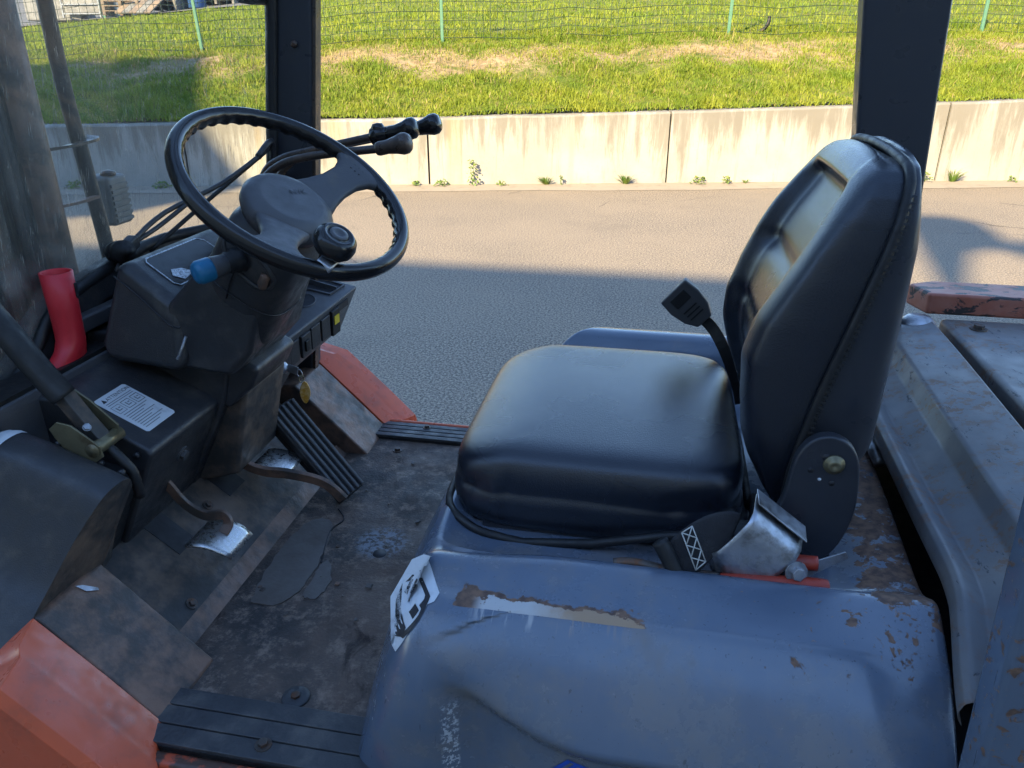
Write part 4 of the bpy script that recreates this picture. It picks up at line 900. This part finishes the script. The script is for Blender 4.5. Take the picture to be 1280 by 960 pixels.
# ---- instrument panel on the far side
def hexa(name, A, B, mat, parent, bevel=.008):
    return mesh(name, list(A) + list(B), [(0, 1, 2, 3), (7, 6, 5, 4), (0, 4, 5, 1), (1, 5, 6, 2), (2, 6, 7, 3), (3, 7, 4, 0)], mat, parent, bevel=bevel, seg=3)
ip = hexa('switch_panel', [(-.852, 1.485, 1.002), (-1.05, 1.485, 1.047), (-1.05, 1.485, .84), (-.868, 1.485, .905)], [(-.775, 1.850, 1.060), (-1.00, 1.850, 1.108), (-1.00, 1.850, .93), (-.835, 1.850, .935)], 'plastic_grey', FL, .006)
pz = Vector((.07, .34, .055)).normalized(); px_ = Vector((.195, 0, -.043)).normalized(); pn = px_.cross(pz); pn = pn if pn.z > 0 else -pn
def ont(x, y, h=0): # point on the panel top
    k = (y - 1.485) / .365; zt = (1.002 + .058 * k) + (-(x - (-.852 + .077 * k))) * .222; return Vector((x, y, zt)) + pn * h
plate('foil_label', [ont(-.908, 1.668, .0012), ont(-.893, 1.520, .0012), ont(-.877, 1.512, .0012), ont(-.850, 1.650, .0012)], .001, 'silver', ip)
ring = [ont(-.868 + .026 * math.cos(t), 1.722 + .030 * math.sin(t), .0008) for t in np.linspace(0, 2 * math.pi, 24, endpoint=False)]
mesh('cup_recess', ring, [tuple(range(24))], 'ink', ip); V, F = sweep(ring, circ(.0022, 6), True, pn); mesh('cup_rim', V, F, 'plastic_grey', ip, smooth=True)
tr = [ont(-.895, 1.770, .0008), ont(-.822, 1.775, .0008), ont(-.806, 1.832, .0008), ont(-.895, 1.835, .0008)]
mesh('tray_recess', tr, [(0, 1, 2, 3)], 'ink', ip); V, F = sweep(tr, [(-.003, 0), (.003, 0), (.003, .004), (-.003, .004)], True, pn); mesh('tray_rim', V, F, 'plastic_grey', ip)
plate('tray_wall', [ont(-.895, 1.795, .001), ont(-.815, 1.80, .001), ont(-.815, 1.80, .012), ont(-.895, 1.795, .016)], .003, 'plastic_grey', ip)
rA, rB, rC_ = Vector((-.852, 1.485, 1.002)), Vector((-.775, 1.850, 1.060)), Vector((-.868, 1.485, .905))
rnrm = (rB - rA).cross(rC_ - rA).normalized(); rnrm = rnrm if rnrm.x > 0 else -rnrm
ru = (rB - rA).normalized(); rv = rnrm.cross(ru); rv = rv if rv.z > 0 else -rv
def onr(y, dv, h=0): k = (y - 1.485) / .365; return rA + (rB - rA) * k + rv * dv + rnrm * h
def rplate(name, y0, y1, v0, v1, h, mat, parent=ip, bevel=.002): return obox(name, (onr(y0, v0, h * .5) + onr(y1, v1, h * .5)) * .5, ru * ((onr(y1, 0) - onr(y0, 0)).length / 2), rv * (abs(v1 - v0) / 2), rnrm * (h / 2 + .0015), mat, parent, bevel=bevel)
for i, (a, b) in enumerate(((1.555, 1.590), (1.597, 1.632), (1.639, 1.674), (1.681, 1.716))):
    sw = rplate('switch', a, b, -.078, -.016, .003 if i != 1 else .006, 'plastic', ip)
    if i == 1: rplate('rocker', a + .009, b - .009, -.062, -.032, .011, 'black', sw)
rplate('fuse_box', 1.722, 1.755, -.085, -.012, .006, 'black', ip); rplate('fuse_label', 1.728, 1.748, -.052, -.028, .0085, 'yellow', ip, bevel=0)
rplate('slot', 1.757, 1.800, -.03, -.012, .001, 'ink', ip, bevel=0)
key_c = onr(1.522, -.058)
ign = plate('ignition_plate', [onr(1.49, -.012, .003), onr(1.552, -.012, .003), onr(1.552, -.080, .003), onr(1.51, -.108, .003), onr(1.488, -.09, .003)], .004, 'plastic', ip)
lathe('ignition_barrel', key_c, rnrm, [(0, .017), (.006, .017), (.008, .013), (.016, .012), (.017, 0)], 'galv', ip, n=24)
# key with its amber fob hangs from the barrel
kt = thing('ignition_key', 'ignition key with amber plastic fob hanging from the dashboard switch', 'key', key_c + rnrm * .02)
obox('key_bow', key_c + rnrm * .030 + ru * .006, rnrm * .014, ru * .002 + rv * .010, ru * .0015, 'galv', kt, bevel=.004)
kp = key_c + rnrm * .042 + ru * .012
def ringt(name, c, r, n1, mat, w=.0014):
    n1 = Vector(n1).normalized(); s = n1.orthogonal().normalized(); u = n1.cross(s)
    V, F = sweep([Vector(c) + (s * math.cos(t) + u * math.sin(t)) * r for t in np.linspace(0, 2 * math.pi, 20, endpoint=False)], circ(w, 6), True, n1); return mesh(name, V, F, mat, kt, smooth=True)
ringt('key_ring', kp + Vector((0, 0, -.009)), .010, (.4, .9, 0), 'galv'); ringt('key_ring', kp + Vector((.002, .002, -.024)), .0075, (.9, -.4, .1), 'brass')
fc = kp + Vector((.006, .006, -.062)); fob = []
fx = Vector((.86, .5, 0)); fz = Vector((.1, -.1, .98))
for a in np.linspace(0, 2 * math.pi, 20, endpoint=False): fob.append(fc + fx * .0125 * math.cos(a) * (1 - .25 * math.sin(a) ** 2) + fz * .031 * math.sin(a))
plate('fob', fob, .005, 'amber', kt, bevel=.0015)
# ---- side panel below the switches, heater box edge
prism('kick_panel', [(-.855, .90), (-.94, .78), (-1.05, .78), (-1.05, .95)], 1.30, 1.50, 'dusty', FL, bevel=.006)
prism('kick_panel', [(-.885, .90), (-.95, .83), (-1.05, .83), (-1.05, .95)], 1.50, 1.68, 'black', FL, bevel=.006)
prism('kick_bracket', [(-.90, .95), (-.955, .80), (-1.06, .76), (-1.06, .95)], 1.05, 1.29, 'dusty', FL, bevel=.005)
box('firewall', (-1.13, .84, .55), (-1.06, 1.80, 1.10), 'black', FL)
# ---- pedals
tb = prism('toe_strip', [(-.772, .651), (-.800, .674), (-.803, .670), (-.777, .648)], .932, 1.673, 'flank', FL)
def toe(y, d, h=.0012): k = d / .2424; return Vector((-.775 - .19 * k, y, .6495 + .1505 * k)) + Vector((.62, 0, .785)) * h
for y0, y1, d0, d1 in ((1.095, 1.150, .13, .235), (1.30, 1.365, .14, .235)):
    plate('pedal_slot', [toe(y0, d0), toe(y1, d0), toe(y1, d1), toe(y0, d1)], .002, 'ink', tb)
for y, d in ((1.02, .05), (1.22, .06), (1.24, .16), (1.60, .05)): hexbolt('bolt', toe(y, d), (.62, 0, .785), .007, 'bolt', tb)
acc = obox('accelerator_pedal', (-.766, 1.485, .762), Vector((.092, -.020, -.098)), Vector((.013, .036, .004)), Vector((.006, -.001, .006)), 'black', FL, bevel=.004)
for k in range(5):
    o_ = (-2 + k) * .4; obox('tread_rib', Vector((-.766, 1.485, .762)) + Vector((.013, .036, .004)) * o_ * 1.05 + Vector((.0085, -.001, .0085)), Vector((.089, -.0195, -.095)), Vector((.013, .036, .004)) * .085, Vector((.0025, 0, .0025)), 'plastic_grey', acc, bevel=.0015)
obox('pedal_back', (-.788, 1.485, .765), Vector((.06, -.012, -.062)), Vector((.008, .022, .002)), Vector((.014, 0, .014)), 'black', acc, bevel=.004)
def pad(name, c, w, l, curve, mat, parent):
    rows = []
    for i in range(9):
        u = -1 + i / 4; row = []
        for j in range(9):
            v = -1 + j / 4; lim = 1 - .12 * max(0, abs(u) - .6) / .4
            row.append(Vector(c) + Vector((l * u, w * v * lim + .01 * u, -curve * u * u - l * u * .40)))
        rows.append(row)
    return grid(name, rows, mat, parent, solid=.005)
ar = strap('inching_pedal', [(-.955, 1.13, .93), (-.915, 1.145, .862), (-.885, 1.150, .812), (-.845, 1.150, .790), (-.805, 1.150, .796), (-.790, 1.140, .785), (-.795, 1.125, .770)], .010, .004, 'flank', FL, sm=6, up=(0, 1, 0), bevel=.001)
pad('pad', (-.800, 1.118, .772), .046, .040, .014, 'steel', ar)
ar2 = strap('brake_pedal', [(-.93, 1.34, .92), (-.90, 1.34, .850), (-.872, 1.345, .800), (-.83, 1.355, .775), (-.77, 1.365, .768), (-.70, 1.38, .745), (-.66, 1.39, .70)], .013, .005, 'flank', FL, sm=6, up=(0, 1, .3), bevel=.001)
pad('pad', (-.822, 1.405, .772), .050, .036, .006, 'steel', ar2)
# ---- seat cushion
def super_ring(cx, cy, hx, hy, z, n=5.0, k=72, fr=0):
    out = []
    for i in range(k):
        t = 2 * math.pi * i / k; c, s = math.cos(t), math.sin(t); e = 2 / n
        x = hx * abs(c) ** e * (1 if c > 0 else -1); y = hy * abs(s) ** e * (1 if s > 0 else -1)
        if fr: y *= 1 - fr * max(0, -x / hx) ** 2
        out.append((cx + x, cy + y, z(cx + x, cy + y) if callable(z) else z))
    return out
def cushion():
    cx, cy, hx, hy = -.0775, 1.327, .2475, .275
    rows = []
    for z, ins in ((.900, .022), (.902, .010), (.915, .002), (.945, -.003), (.966, -.001), (.972, .004), (.979, .003), (1.000, .002), (1.018, .005), (1.030, .011), (1.038, .020), (1.043, .034), (1.046, .058)):
        def zz(x, y, z=z, ins=ins):
            q = z + .010 * ss(.0, .28, -(x - cx)) * (z > .95) * 0 - .020 * ss(.12, .25, -(x - cx)) * ss(.95, 1.04, z)
            q += (.003 * math.sin(23 * x + 1) * math.sin(17 * y)) * (.915 < z < 1.0)
            return float(q)
        ring = super_ring(cx, cy, hx - ins, hy - ins, zz, 6.5 if ins < .03 else 5.8, k=160, fr=.03); ww = float(ss(.90, .93, z) * (1 - ss(.98, 1.02, z)))
        ring = [(x, y + ww * (y < 1.1) * (.006 * math.exp(-((x + .215) / .007) ** 2) - .004 * math.exp(-((x + .235) / .012) ** 2) + .004 * math.exp(-((x + .29 - (z - .95) * .5) / .008) ** 2) + .004 * math.exp(-((x - .03 - (z - .95)) / .010) ** 2) + .003 * math.exp(-((x - .12 + (z - .95) * .4) / .006) ** 2)), q) for x, y, q in ring]
        rows.append(ring)
    for f in (.92, .8, .65, .48, .32, .16, .001):
        def zz(x, y, f=f):
            u = (x - cx) / (hx - .058); v = (y - cy) / (hy - .058)
            return float(1.046 + .004 * max(0, 1 - u * u) * max(0, 1 - v * v) - .020 * ss(.12, .25, -(x - cx)))
        rows.append(super_ring(cx, cy, (hx - .065) * f, (hy - .065) * f, zz, 4.0, k=160))
    rows = [r + [r[0]] for r in rows]
    o = grid('seat_cushion', rows, 'vinyl', FL); m = o.modifiers.new('sub', 'SUBSURF'); m.levels = 1; m.render_levels = 1
    return o
cu = cushion()
pp = []
for (x, y, z) in super_ring(-.072, 1.325, .262, .284, .9, 6.5, 100, .02):
    z = .904 + .012 * ss(-.25, -.31, x) - .010 * math.exp(-((x + .17) / .07) ** 2) + .040 * ss(-.12, .10, x) * (y < 1.2)
    pp.append((x, y - .004 * (y < 1.2), z))
V, F = sweep(pp, circ(.0075, 8), True); mesh('seat_piping', V, F, 'black', cu, smooth=True)
pan = prism('seat_pan', [(-.29, 1.075), (.16, 1.075), (.19, 1.10), (.19, 1.53), (.16, 1.55), (-.29, 1.55), (-.30, 1.5), (-.30, 1.12)], .872, .902, 'pillar', FL, bevel=.006, axis='z')
prism('seat_rail', [(-.26, .885), (.20, .885), (.30, .90), (.30, .94), (.20, .925), (-.26, .918)], 1.068, 1.092, 'pillar', FL, bevel=.004)
# ---- backrest
BZ = [.965, 1.00, 1.05, 1.10, 1.16, 1.22, 1.28, 1.34, 1.39, 1.43, 1.46, 1.480, 1.492, 1.499]
BF = [.215, .188, .164, .145, .132, .130, .147, .175, .201, .227, .249, .265, .280, .300]      # front surface
BP = [.222, .221, .222, .228, .238, .252, .268, .284, .298, .308, .314, .317, .318, .318]      # piping line
BH = [.205, .216, .224, .229, .232, .232, .231, .227, .221, .213, .202, .190, .175, .140]      # half width
BC = 1.312
def back_shell(front):
    rows = []; zz = np.concatenate([np.linspace(.965, 1.44, 46), np.linspace(1.448, 1.499, 16)])
    for z in zz:
        f, p, h = np.interp(z, BZ, BF), np.interp(z, BZ, BP), np.interp(z, BZ, BH)
        row = []; K = 48
        for k in range(K + 1):
            t = math.pi * k / K; c, s = math.cos(t), math.sin(t)
            if front:
                e = 2 / 7.0; v = -abs(c) ** e * (1 if c > 0 else -1); dpt = s ** e
                x = p + (f - p) * dpt
                # proud bolsters, sunken middle with two cross grooves
                mid = 1 - ss(.62, .78, abs(v)); zin = ss(1.0, 1.08, z) * (1 - ss(1.440, 1.468, z))
                x += mid * zin * (.034 + .010 * math.exp(-((z - 1.325) / .012) ** 2) + .010 * math.exp(-((z - 1.215) / .012) ** 2)) * (dpt > .9)
                x += .004 * math.sin(31 * z) * math.sin(3 * v) * ss(.3, .8, dpt) * (abs(v) > .7)
                row.append((x, BC + h * v, z + .010 * (1 - v * v) * ss(1.40, 1.49, z)))
            else:
                rr = .346 - .05 * ss(1.10, .96, z) - .012 * ss(1.38, 1.50, z)
                e = 2 / 5.5; v = -abs(c) ** e * (1 if c > 0 else -1); dpt = s ** e
                row.append((p + .004 + (rr - p) * dpt, BC + (h + .004) * v, z + .004 + .010 * (1 - v * v) * ss(1.40, 1.49, z)))
        rows.append(row)
    z0, z1 = rows[0], rows[-1]
    p0 = np.mean(z0, 0); p1 = np.mean(z1, 0) + np.array([0, 0, .002])
    rows = [[tuple(np.array(q) * .3 + p0 * .7) for q in z0]] + rows + [[tuple(np.array(q) * .4 + p1 * .6) for q in z1], [tuple(p1)] * len(z1)]
    return rows
br = grid('seat_backrest', back_shell(True), 'vinyl', FL); m = br.modifiers.new('sub', 'SUBSURF'); m.levels = 1; m.render_levels = 1
grid('back_shell', back_shell(False), 'pillar', br)
zz = np.linspace(.985, 1.488, 60)
side = lambda s: [(np.interp(z, BZ, BP) + .002, BC + s * (np.interp(z, BZ, BH) + .006), z) for z in zz]
top = [(np.interp(1.492, BZ, BP) + .002, BC - np.cos(t) * .178, 1.492 + .014 * math.sin(t)) for t in np.linspace(.12, math.pi - .12, 16)]
path = side(-1) + top + side(1)[::-1]
V, F = sweep(smoothpath(path, 2), circ(.0075, 8), False, (1, 0, 0)); mesh('zip_piping', V, F, 'black', br, smooth=True)
zp = smoothpath(side(-1), 3)          # ribbed zip teeth down the near side
for k in range(4, len(zp) - 6, 3):
    p, q = Vector(zp[k]), Vector(zp[k + 1]); d = (q - p).normalized()
    obox('zip_tooth', p + Vector((.004, -.006, 0)), d * .0018, Vector((.0045, -.001, 0)), Vector((0, -.0014, 0)), 'black', br)
lathe('recline_knob', (.204, 1.524, 1.335), (-.2, 1, 0), [(0, .018), (.010, .018), (.014, .015), (.015, .0)], 'gloss_black', br, n=20)
# ---- recliner bracket
bp = [(.200, .985), (.212, 1.02), (.216, 1.055), (.222, 1.095), (.238, 1.122), (.262, 1.132), (.288, 1.124), (.306, 1.100), (.314, 1.06), (.316, 1.01), (.308, .965), (.292, .930), (.268, .915), (.20, .905), (.10, .90), (.10, .925), (.17, .94)]
rb = prism('recliner_bracket', [(p[0], p[2]) for p in smoothpath([(a, 0, b) for a, b in bp], 3)], 1.046, 1.066, 'pillar', FL, bevel=.004, seg=3)
lathe('bolt', (.274, 1.046, 1.088), (0, -1, 0), [(0, .0155), (.003, .015), (.0032, .010), (.009, .0095), (.0095, .005), (.006, .0)], 'brass', rb, n=20)
for x, z, r in ((.262, 1.098, .006), (.244, 1.075, .0045), (.276, 1.056, .0045)): lathe('hole', (x, 1.0462, z), (0, -1, 0), [(0, r), (.0005, r)], 'ink', rb, n=14)
lathe('rivet', (.258, 1.0462, 1.061), (0, -1, 0), [(0, .003), (.001, .002)], 'paper', rb, n=10)
tube('return_spring', [(.205, 1.11, .985), (.215, 1.10, 1.0), (.21, 1.12, .965), (.222, 1.12, .985)], .003, 'brass', rb, n=8, sm=4)
# ---- near seat belt: retractor cover, webbing, tongue
cvp = [(-1, .060), (-.6, .060), (.3, .058), (.9, .052)]
A0, A1, A2, A3 = Vector((.167, .985, 1.048)), Vector((.240, .985, .992)), Vector((.166, .972, .907)), Vector((.106, .978, .962))
cv_rows = []
for i in range(13):
    u = i / 12; row = []
    for j in range(11):
        v = j / 10; p = (A0 * (1 - v) + A3 * v) * (1 - u) + (A1 * (1 - v) + A2 * v) * u
        p = p + Vector((0, -.020 * (1 - (2 * v - 1) ** 4) - .006 + .05 * max(0, .12 - v) / .12 * .6, 0)) + Vector((-.014 * math.sin(math.pi * u), 0, -.012 * math.sin(math.pi * u))) * (v ** 3)
        row.append(p)
    cv_rows.append(row)
cov = grid('belt_retractor', cv_rows, 'galv', FL, solid=.0025, flip=False)
plate('cover_flange', [A0 + Vector((0, .03, .004)), A1 + Vector((.002, .03, .004)), A1 + Vector((.0, -.006, 0)), A0 + Vector((0, -.006, 0))], .0025, 'galv', cov, bevel=.001)
box('retractor_body', (.135, .995, .905), (.225, 1.04, .985), 'black', cov, bevel=.008)
hexbolt('bolt', (.228, .955, .957), (.3, -1, .3), .010, 'galv', cov)
plate('anchor_tab', [(.238, .985, .950), (.300, 1.00, .972), (.306, 1.00, .962), (.25, .985, .93)], .003, 'galv', cov, bevel=.001)
def ribbon(name, rows, mat, parent, t): return grid(name, rows, mat, parent, solid=t)
wb_rows = []
for p, q in (((.150, .990, 1.026), (.135, .972, .985)), ((.125, .986, 1.030), (.118, .966, .968)), ((.098, .982, 1.022), (.105, .958, .952)), ((.075, .974, 1.008), (.092, .952, .938)), ((.056, .966, .992), (.076, .946, .926)), ((.044, .962, .975), (.066, .944, .915)), ((.046, .975, .962), (.070, .955, .908))):
    wb_rows.append([tuple(Vector(p) * (1 - k / 6) + Vector(q) * (k / 6)) for k in range(7)])
wb = ribbon('belt_webbing', wb_rows, 'web', FL, .003); m = wb.modifiers.new('sub', 'SUBSURF'); m.levels = 1; m.render_levels = 1
s0, s1, s2, s3 = Vector((.066, .9660, .998)), Vector((.080, .9710, 1.008)), Vector((.103, .9530, .962)), Vector((.090, .9475, .949))
off = Vector((-.002, -.0062, .002))
def sl(a, b): tube('stitching', [a + off, b + off], .0009, 'stitch', wb, n=6)
for a, b in ((s0, s1), (s1, s2), (s2, s3), (s3, s0)): sl(a, b)
for k in range(3):
    e0, e1 = s0.lerp(s3, k / 3), s0.lerp(s3, (k + 1) / 3); f0, f1 = s1.lerp(s2, k / 3), s1.lerp(s2, (k + 1) / 3); sl(e0, f1); sl(f0, e1)
th = tube('belt_tongue', [(.034, .956, .984), (.046, .950, .966), (.062, .944, .938), (.078, .942, .918)], .0125, 'black', FL, n=12, sm=4, e=1.1, up=(0, 1, 0))
tc = Vector((.044, .940, .940)); tu = Vector((-.62, -.25, -.74)).normalized(); tv = Vector((.74, .0, -.62)).normalized()
T0 = tc + tu * .008
for a, b in (((-.018, 0), (-.010, .036)), ((.010, 0), (.018, .036)), ((-.010, .026), (.010, .036)), ((-.010, -.004), (.010, .010))):
    pts = [T0 + tv * a[0] + tu * a[1], T0 + tv * b[0] + tu * a[1], T0 + tv * b[0] + tu * b[1], T0 + tv * a[0] + tu * b[1]]; plate('tongue_plate', pts, .003, 'galv', th)
# ---- far belt buckle
fb = [(-.036, -.034), (-.040, .0), (-.030, .052), (-.016, .062)]
u1 = Vector((.76, .05, -.66)).normalized(); v1 = Vector((.62, -.1, .75)).normalized(); c1 = Vector((.036, 1.585, 1.170))
pts = [c1 + v1 * a * 1.22 + u1 * b * 1.1 for a, b in ((-.030, -.002), (-.033, .03), (-.028, .062), (-.016, .086), (.016, .086), (.028, .062), (.033, .03), (.030, -.002))]
bk = plate('belt_buckle', pts, .020, 'plastic_grey', FL, bevel=.004, seg=3)
nb = u1.cross(v1).normalized(); nb = nb if nb.y < 0 else -nb
for k in range(3): obox('grip_rib', c1 + u1 * (.050 + .010 * k) + nb * .0005, v1 * .018, u1 * .0015, nb * .0015, 'black', bk)
obox('release_button', c1 + u1 * .022 + nb * .0005, v1 * .020, u1 * .012, nb * .0012, 'black', bk, bevel=.001)
strap('buckle_stalk', [c1 + u1 * .080 + Vector((0, .012, 0)), c1 + u1 * .115 + Vector((0, .010, 0)), Vector((.150, 1.59, 1.055)), Vector((.185, 1.59, .98)), Vector((.20, 1.58, .93))], .012, .005, 'black', bk, sm=4, up=(0, 1, 0))
# ---- sticker and prints on the hood, shrink-wrapped to the pressing
from mathutils.bvhtree import BVHTree
bpy.context.view_layer.update()
dg = bpy.context.evaluated_depsgraph_get(); bvh = BVHTree.FromObject(hd, dg)
def wrap(name, poly, ax, mat, lift, parent, n=22, bvh=bvh):
    """cut a patch (polygon in two face axes) and lay it on the hood along a direction"""
    o, u, v, d = ax; xs = [p[0] for p in poly]; ys = [p[1] for p in poly]
    bm = bmesh.new(); vs = [bm.verts.new((p[0], p[1], 0)) for p in poly]; bm.faces.new(vs)
    for k in range(1, n):
        for co, no in (((min(xs) + (max(xs) - min(xs)) * k / n, 0, 0), (1, 0, 0)), ((0, min(ys) + (max(ys) - min(ys)) * k / n, 0), (0, 1, 0))):
            bmesh.ops.bisect_plane(bm, geom=bm.verts[:] + bm.edges[:] + bm.faces[:], plane_co=co, plane_no=no)
    for q in bm.verts:
        p = o + u * q.co.x + v * q.co.y; hit = bvh.ray_cast(p - d * .3, d)
        if hit[0] is not None: q.co = hit[0] + hit[1] * (lift if hit[1].dot(d) < 0 else -lift)
        else: q.co = p
    bmesh.ops.recalc_face_normals(bm, faces=bm.faces)
    me = bpy.data.meshes.new(name); bm.to_mesh(me); bm.free()
    ob = link(name, me, mat, parent); me.polygons.foreach_set('use_smooth', [True] * len(me.polygons)); return ob
vd = Vector((-.42, .76, -.50)).normalized(); vu = Vector((0, 0, 1)).cross(vd).normalized() * -1; vv = vu.cross(vd); vv = vv if vv.z > 0 else -vv
S0 = Vector((-.292, .85, .915))
bvc = BVHTree.FromObject(sc_, dg)
axs = (S0, vu, vv, vd)
def hp(px, py):  # sticker-plane coordinates
    return (px, py)
stk = [(-.058, -.050), (-.050, .012), (-.012, .058), (.006, .062), (.018, .056), (.017, .006), (.006, -.002), (-.004, -.004), (-.030, -.030), (-.054, -.062)]
sk = wrap('warning_sticker', stk, axs, 'paper', .0012, hd)
for nm, poly in (('print_bar', [(-.050, -.030), (-.043, .006), (-.030, .028), (-.034, .010), (-.038, -.008), (-.036, -.030), (-.042, -.042), (-.050, -.044)]),
                 ('print_frame', [(-.004, .040), (.002, .042), (.003, .004), (-.020, -.022), (-.042, -.044), (-.046, -.042), (-.018, -.015), (-.003, .006), (-.002, .034)]),
                 ('print_shape', [(-.030, .014), (-.018, .030), (-.014, .030), (-.026, .010)]), ('print_shape', [(-.022, .012), (-.010, .030), (-.005, .026), (-.009, .019), (-.018, .008)]),
                 ('print_shape', [(-.026, .028), (-.014, .037), (-.012, .035), (-.020, .028)]), ('print_shape', [(-.028, -.012), (-.018, -.002), (-.016, -.010), (-.026, -.020)]), ('print_shape', [(-.014, -.004), (-.006, .002), (-.007, -.006), (-.013, -.010)])):
    wrap(nm, poly, axs, 'ink', .0018, sk, n=10)
side_ax = (Vector((-.07, .74, .755)), Vector((1, 0, 0)), Vector((0, 0, 1)), Vector((0, 1, 0)))
for k in range(6):
    a = -.075 + k * .0; wrap('blue_stripe', [(-.030 + .012 * k, -.004 - .003 * k - .028), (.002 + .010 * k, .006 - .0045 * k), (.110 + .004 * k, -.020 - .004 * k), (.112 + .004 * k, -.0225 - .004 * k), (.006 + .010 * k, .0015 - .0045 * k), (-.022 + .012 * k, -.032 - .003 * k)], side_ax, 'bluedecal', .0012, hd, n=8)
wrap('small_label', [(-1.040, .905), (-1.012, .905), (-1.006, .958), (-1.034, .958)], (Vector((0, 0, 1.1)), Vector((1, 0, 0)), Vector((0, 1, 0)), Vector((0, 0, -1))), 'paper', .0012, sc_, n=6, bvh=bvc)
# ---- loose things lying about the cab
rt = thing('red_tube', 'red plastic tube with flared foot standing on the ledge under the windscreen', 'tube', (-1.082, 1.185, 1.092))
def lo(pts, rs, n=28):
    rows = []
    for (c, ax), r in zip(pts, rs):
        ax = Vector(ax).normalized(); s = Vector((0, 1, 0)); s = (s - ax * s.dot(ax)).normalized(); u = ax.cross(s)
        ring = [Vector(c) + (s * math.cos(2 * math.pi * k / n) * r[0] + u * math.sin(2 * math.pi * k / n) * r[1]) for k in range(n)]; rows.append(ring + [ring[0]])
    return rows
ax = Vector((0, .02, 1))
b = Vector((-1.085, 1.185, 1.092))
R_ = [(b + Vector((0, -.028, .002)), ax), (b + Vector((0, -.018, .012)), ax), (b + Vector((0, -.006, .026)), ax), (b + Vector((0, 0, .042)), ax), (b + ax * .06, ax), (b + ax * .10, ax), (b + ax * .172, ax), (b + ax * .1725, ax), (b + ax * .170, ax), (b + ax * .13, ax)]
grid('body', lo(R_, [(.058, .018), (.046, .020), (.034, .023), (.027, .025), (.0255, .0255), (.0262, .0262), (.0285, .0285), (.0245, .0245), (.0230, .0230), (.0215, .0215)]), 'red', rt)
plate('slot', [b + ax * .150 + Vector((.0268, .006, 0)), b + ax * .150 + Vector((.0262, .013, 0)), b + ax * .125 + Vector((.0258, .013, 0)), b + ax * .120 + Vector((.0265, .009, 0)), b + ax * .125 + Vector((.0266, .006, 0))], .002, 'ink', rt)
pl = thing('pliers', 'pliers with red grips lying beside the seat under the belt cover', 'pliers', (.13, .95, .925))
tube('grip', [(.125, .947, .932), (.16, .947, .936), (.21, .950, .938), (.255, .953, .938), (.272, .955, .936)], .0125, 'redgrip', pl, sm=5, rs=None)
tube('grip', [(.135, .975, .930), (.18, .982, .942), (.22, .986, .952), (.262, .985, .955)], .011, 'redgrip', pl, sm=5)
tube('jaw', [(.135, .947, .932), (.08, .946, .934), (.03, .946, .944), (-.005, .946, .948), (-.03, .945, .944)], .0075, 'bolt', pl, sm=5, rs=None)
tube('jaw', [(.13, .965, .930), (.06, .958, .930), (.02, .952, .935), (-.02, .950, .938)], .006, 'bolt', pl, sm=5)
lathe('pivot', (.045, .944, .935), (0, -.6, .8), [(-.006, .014), (.010, .014), (.012, .008)], 'bolt', pl, n=18)
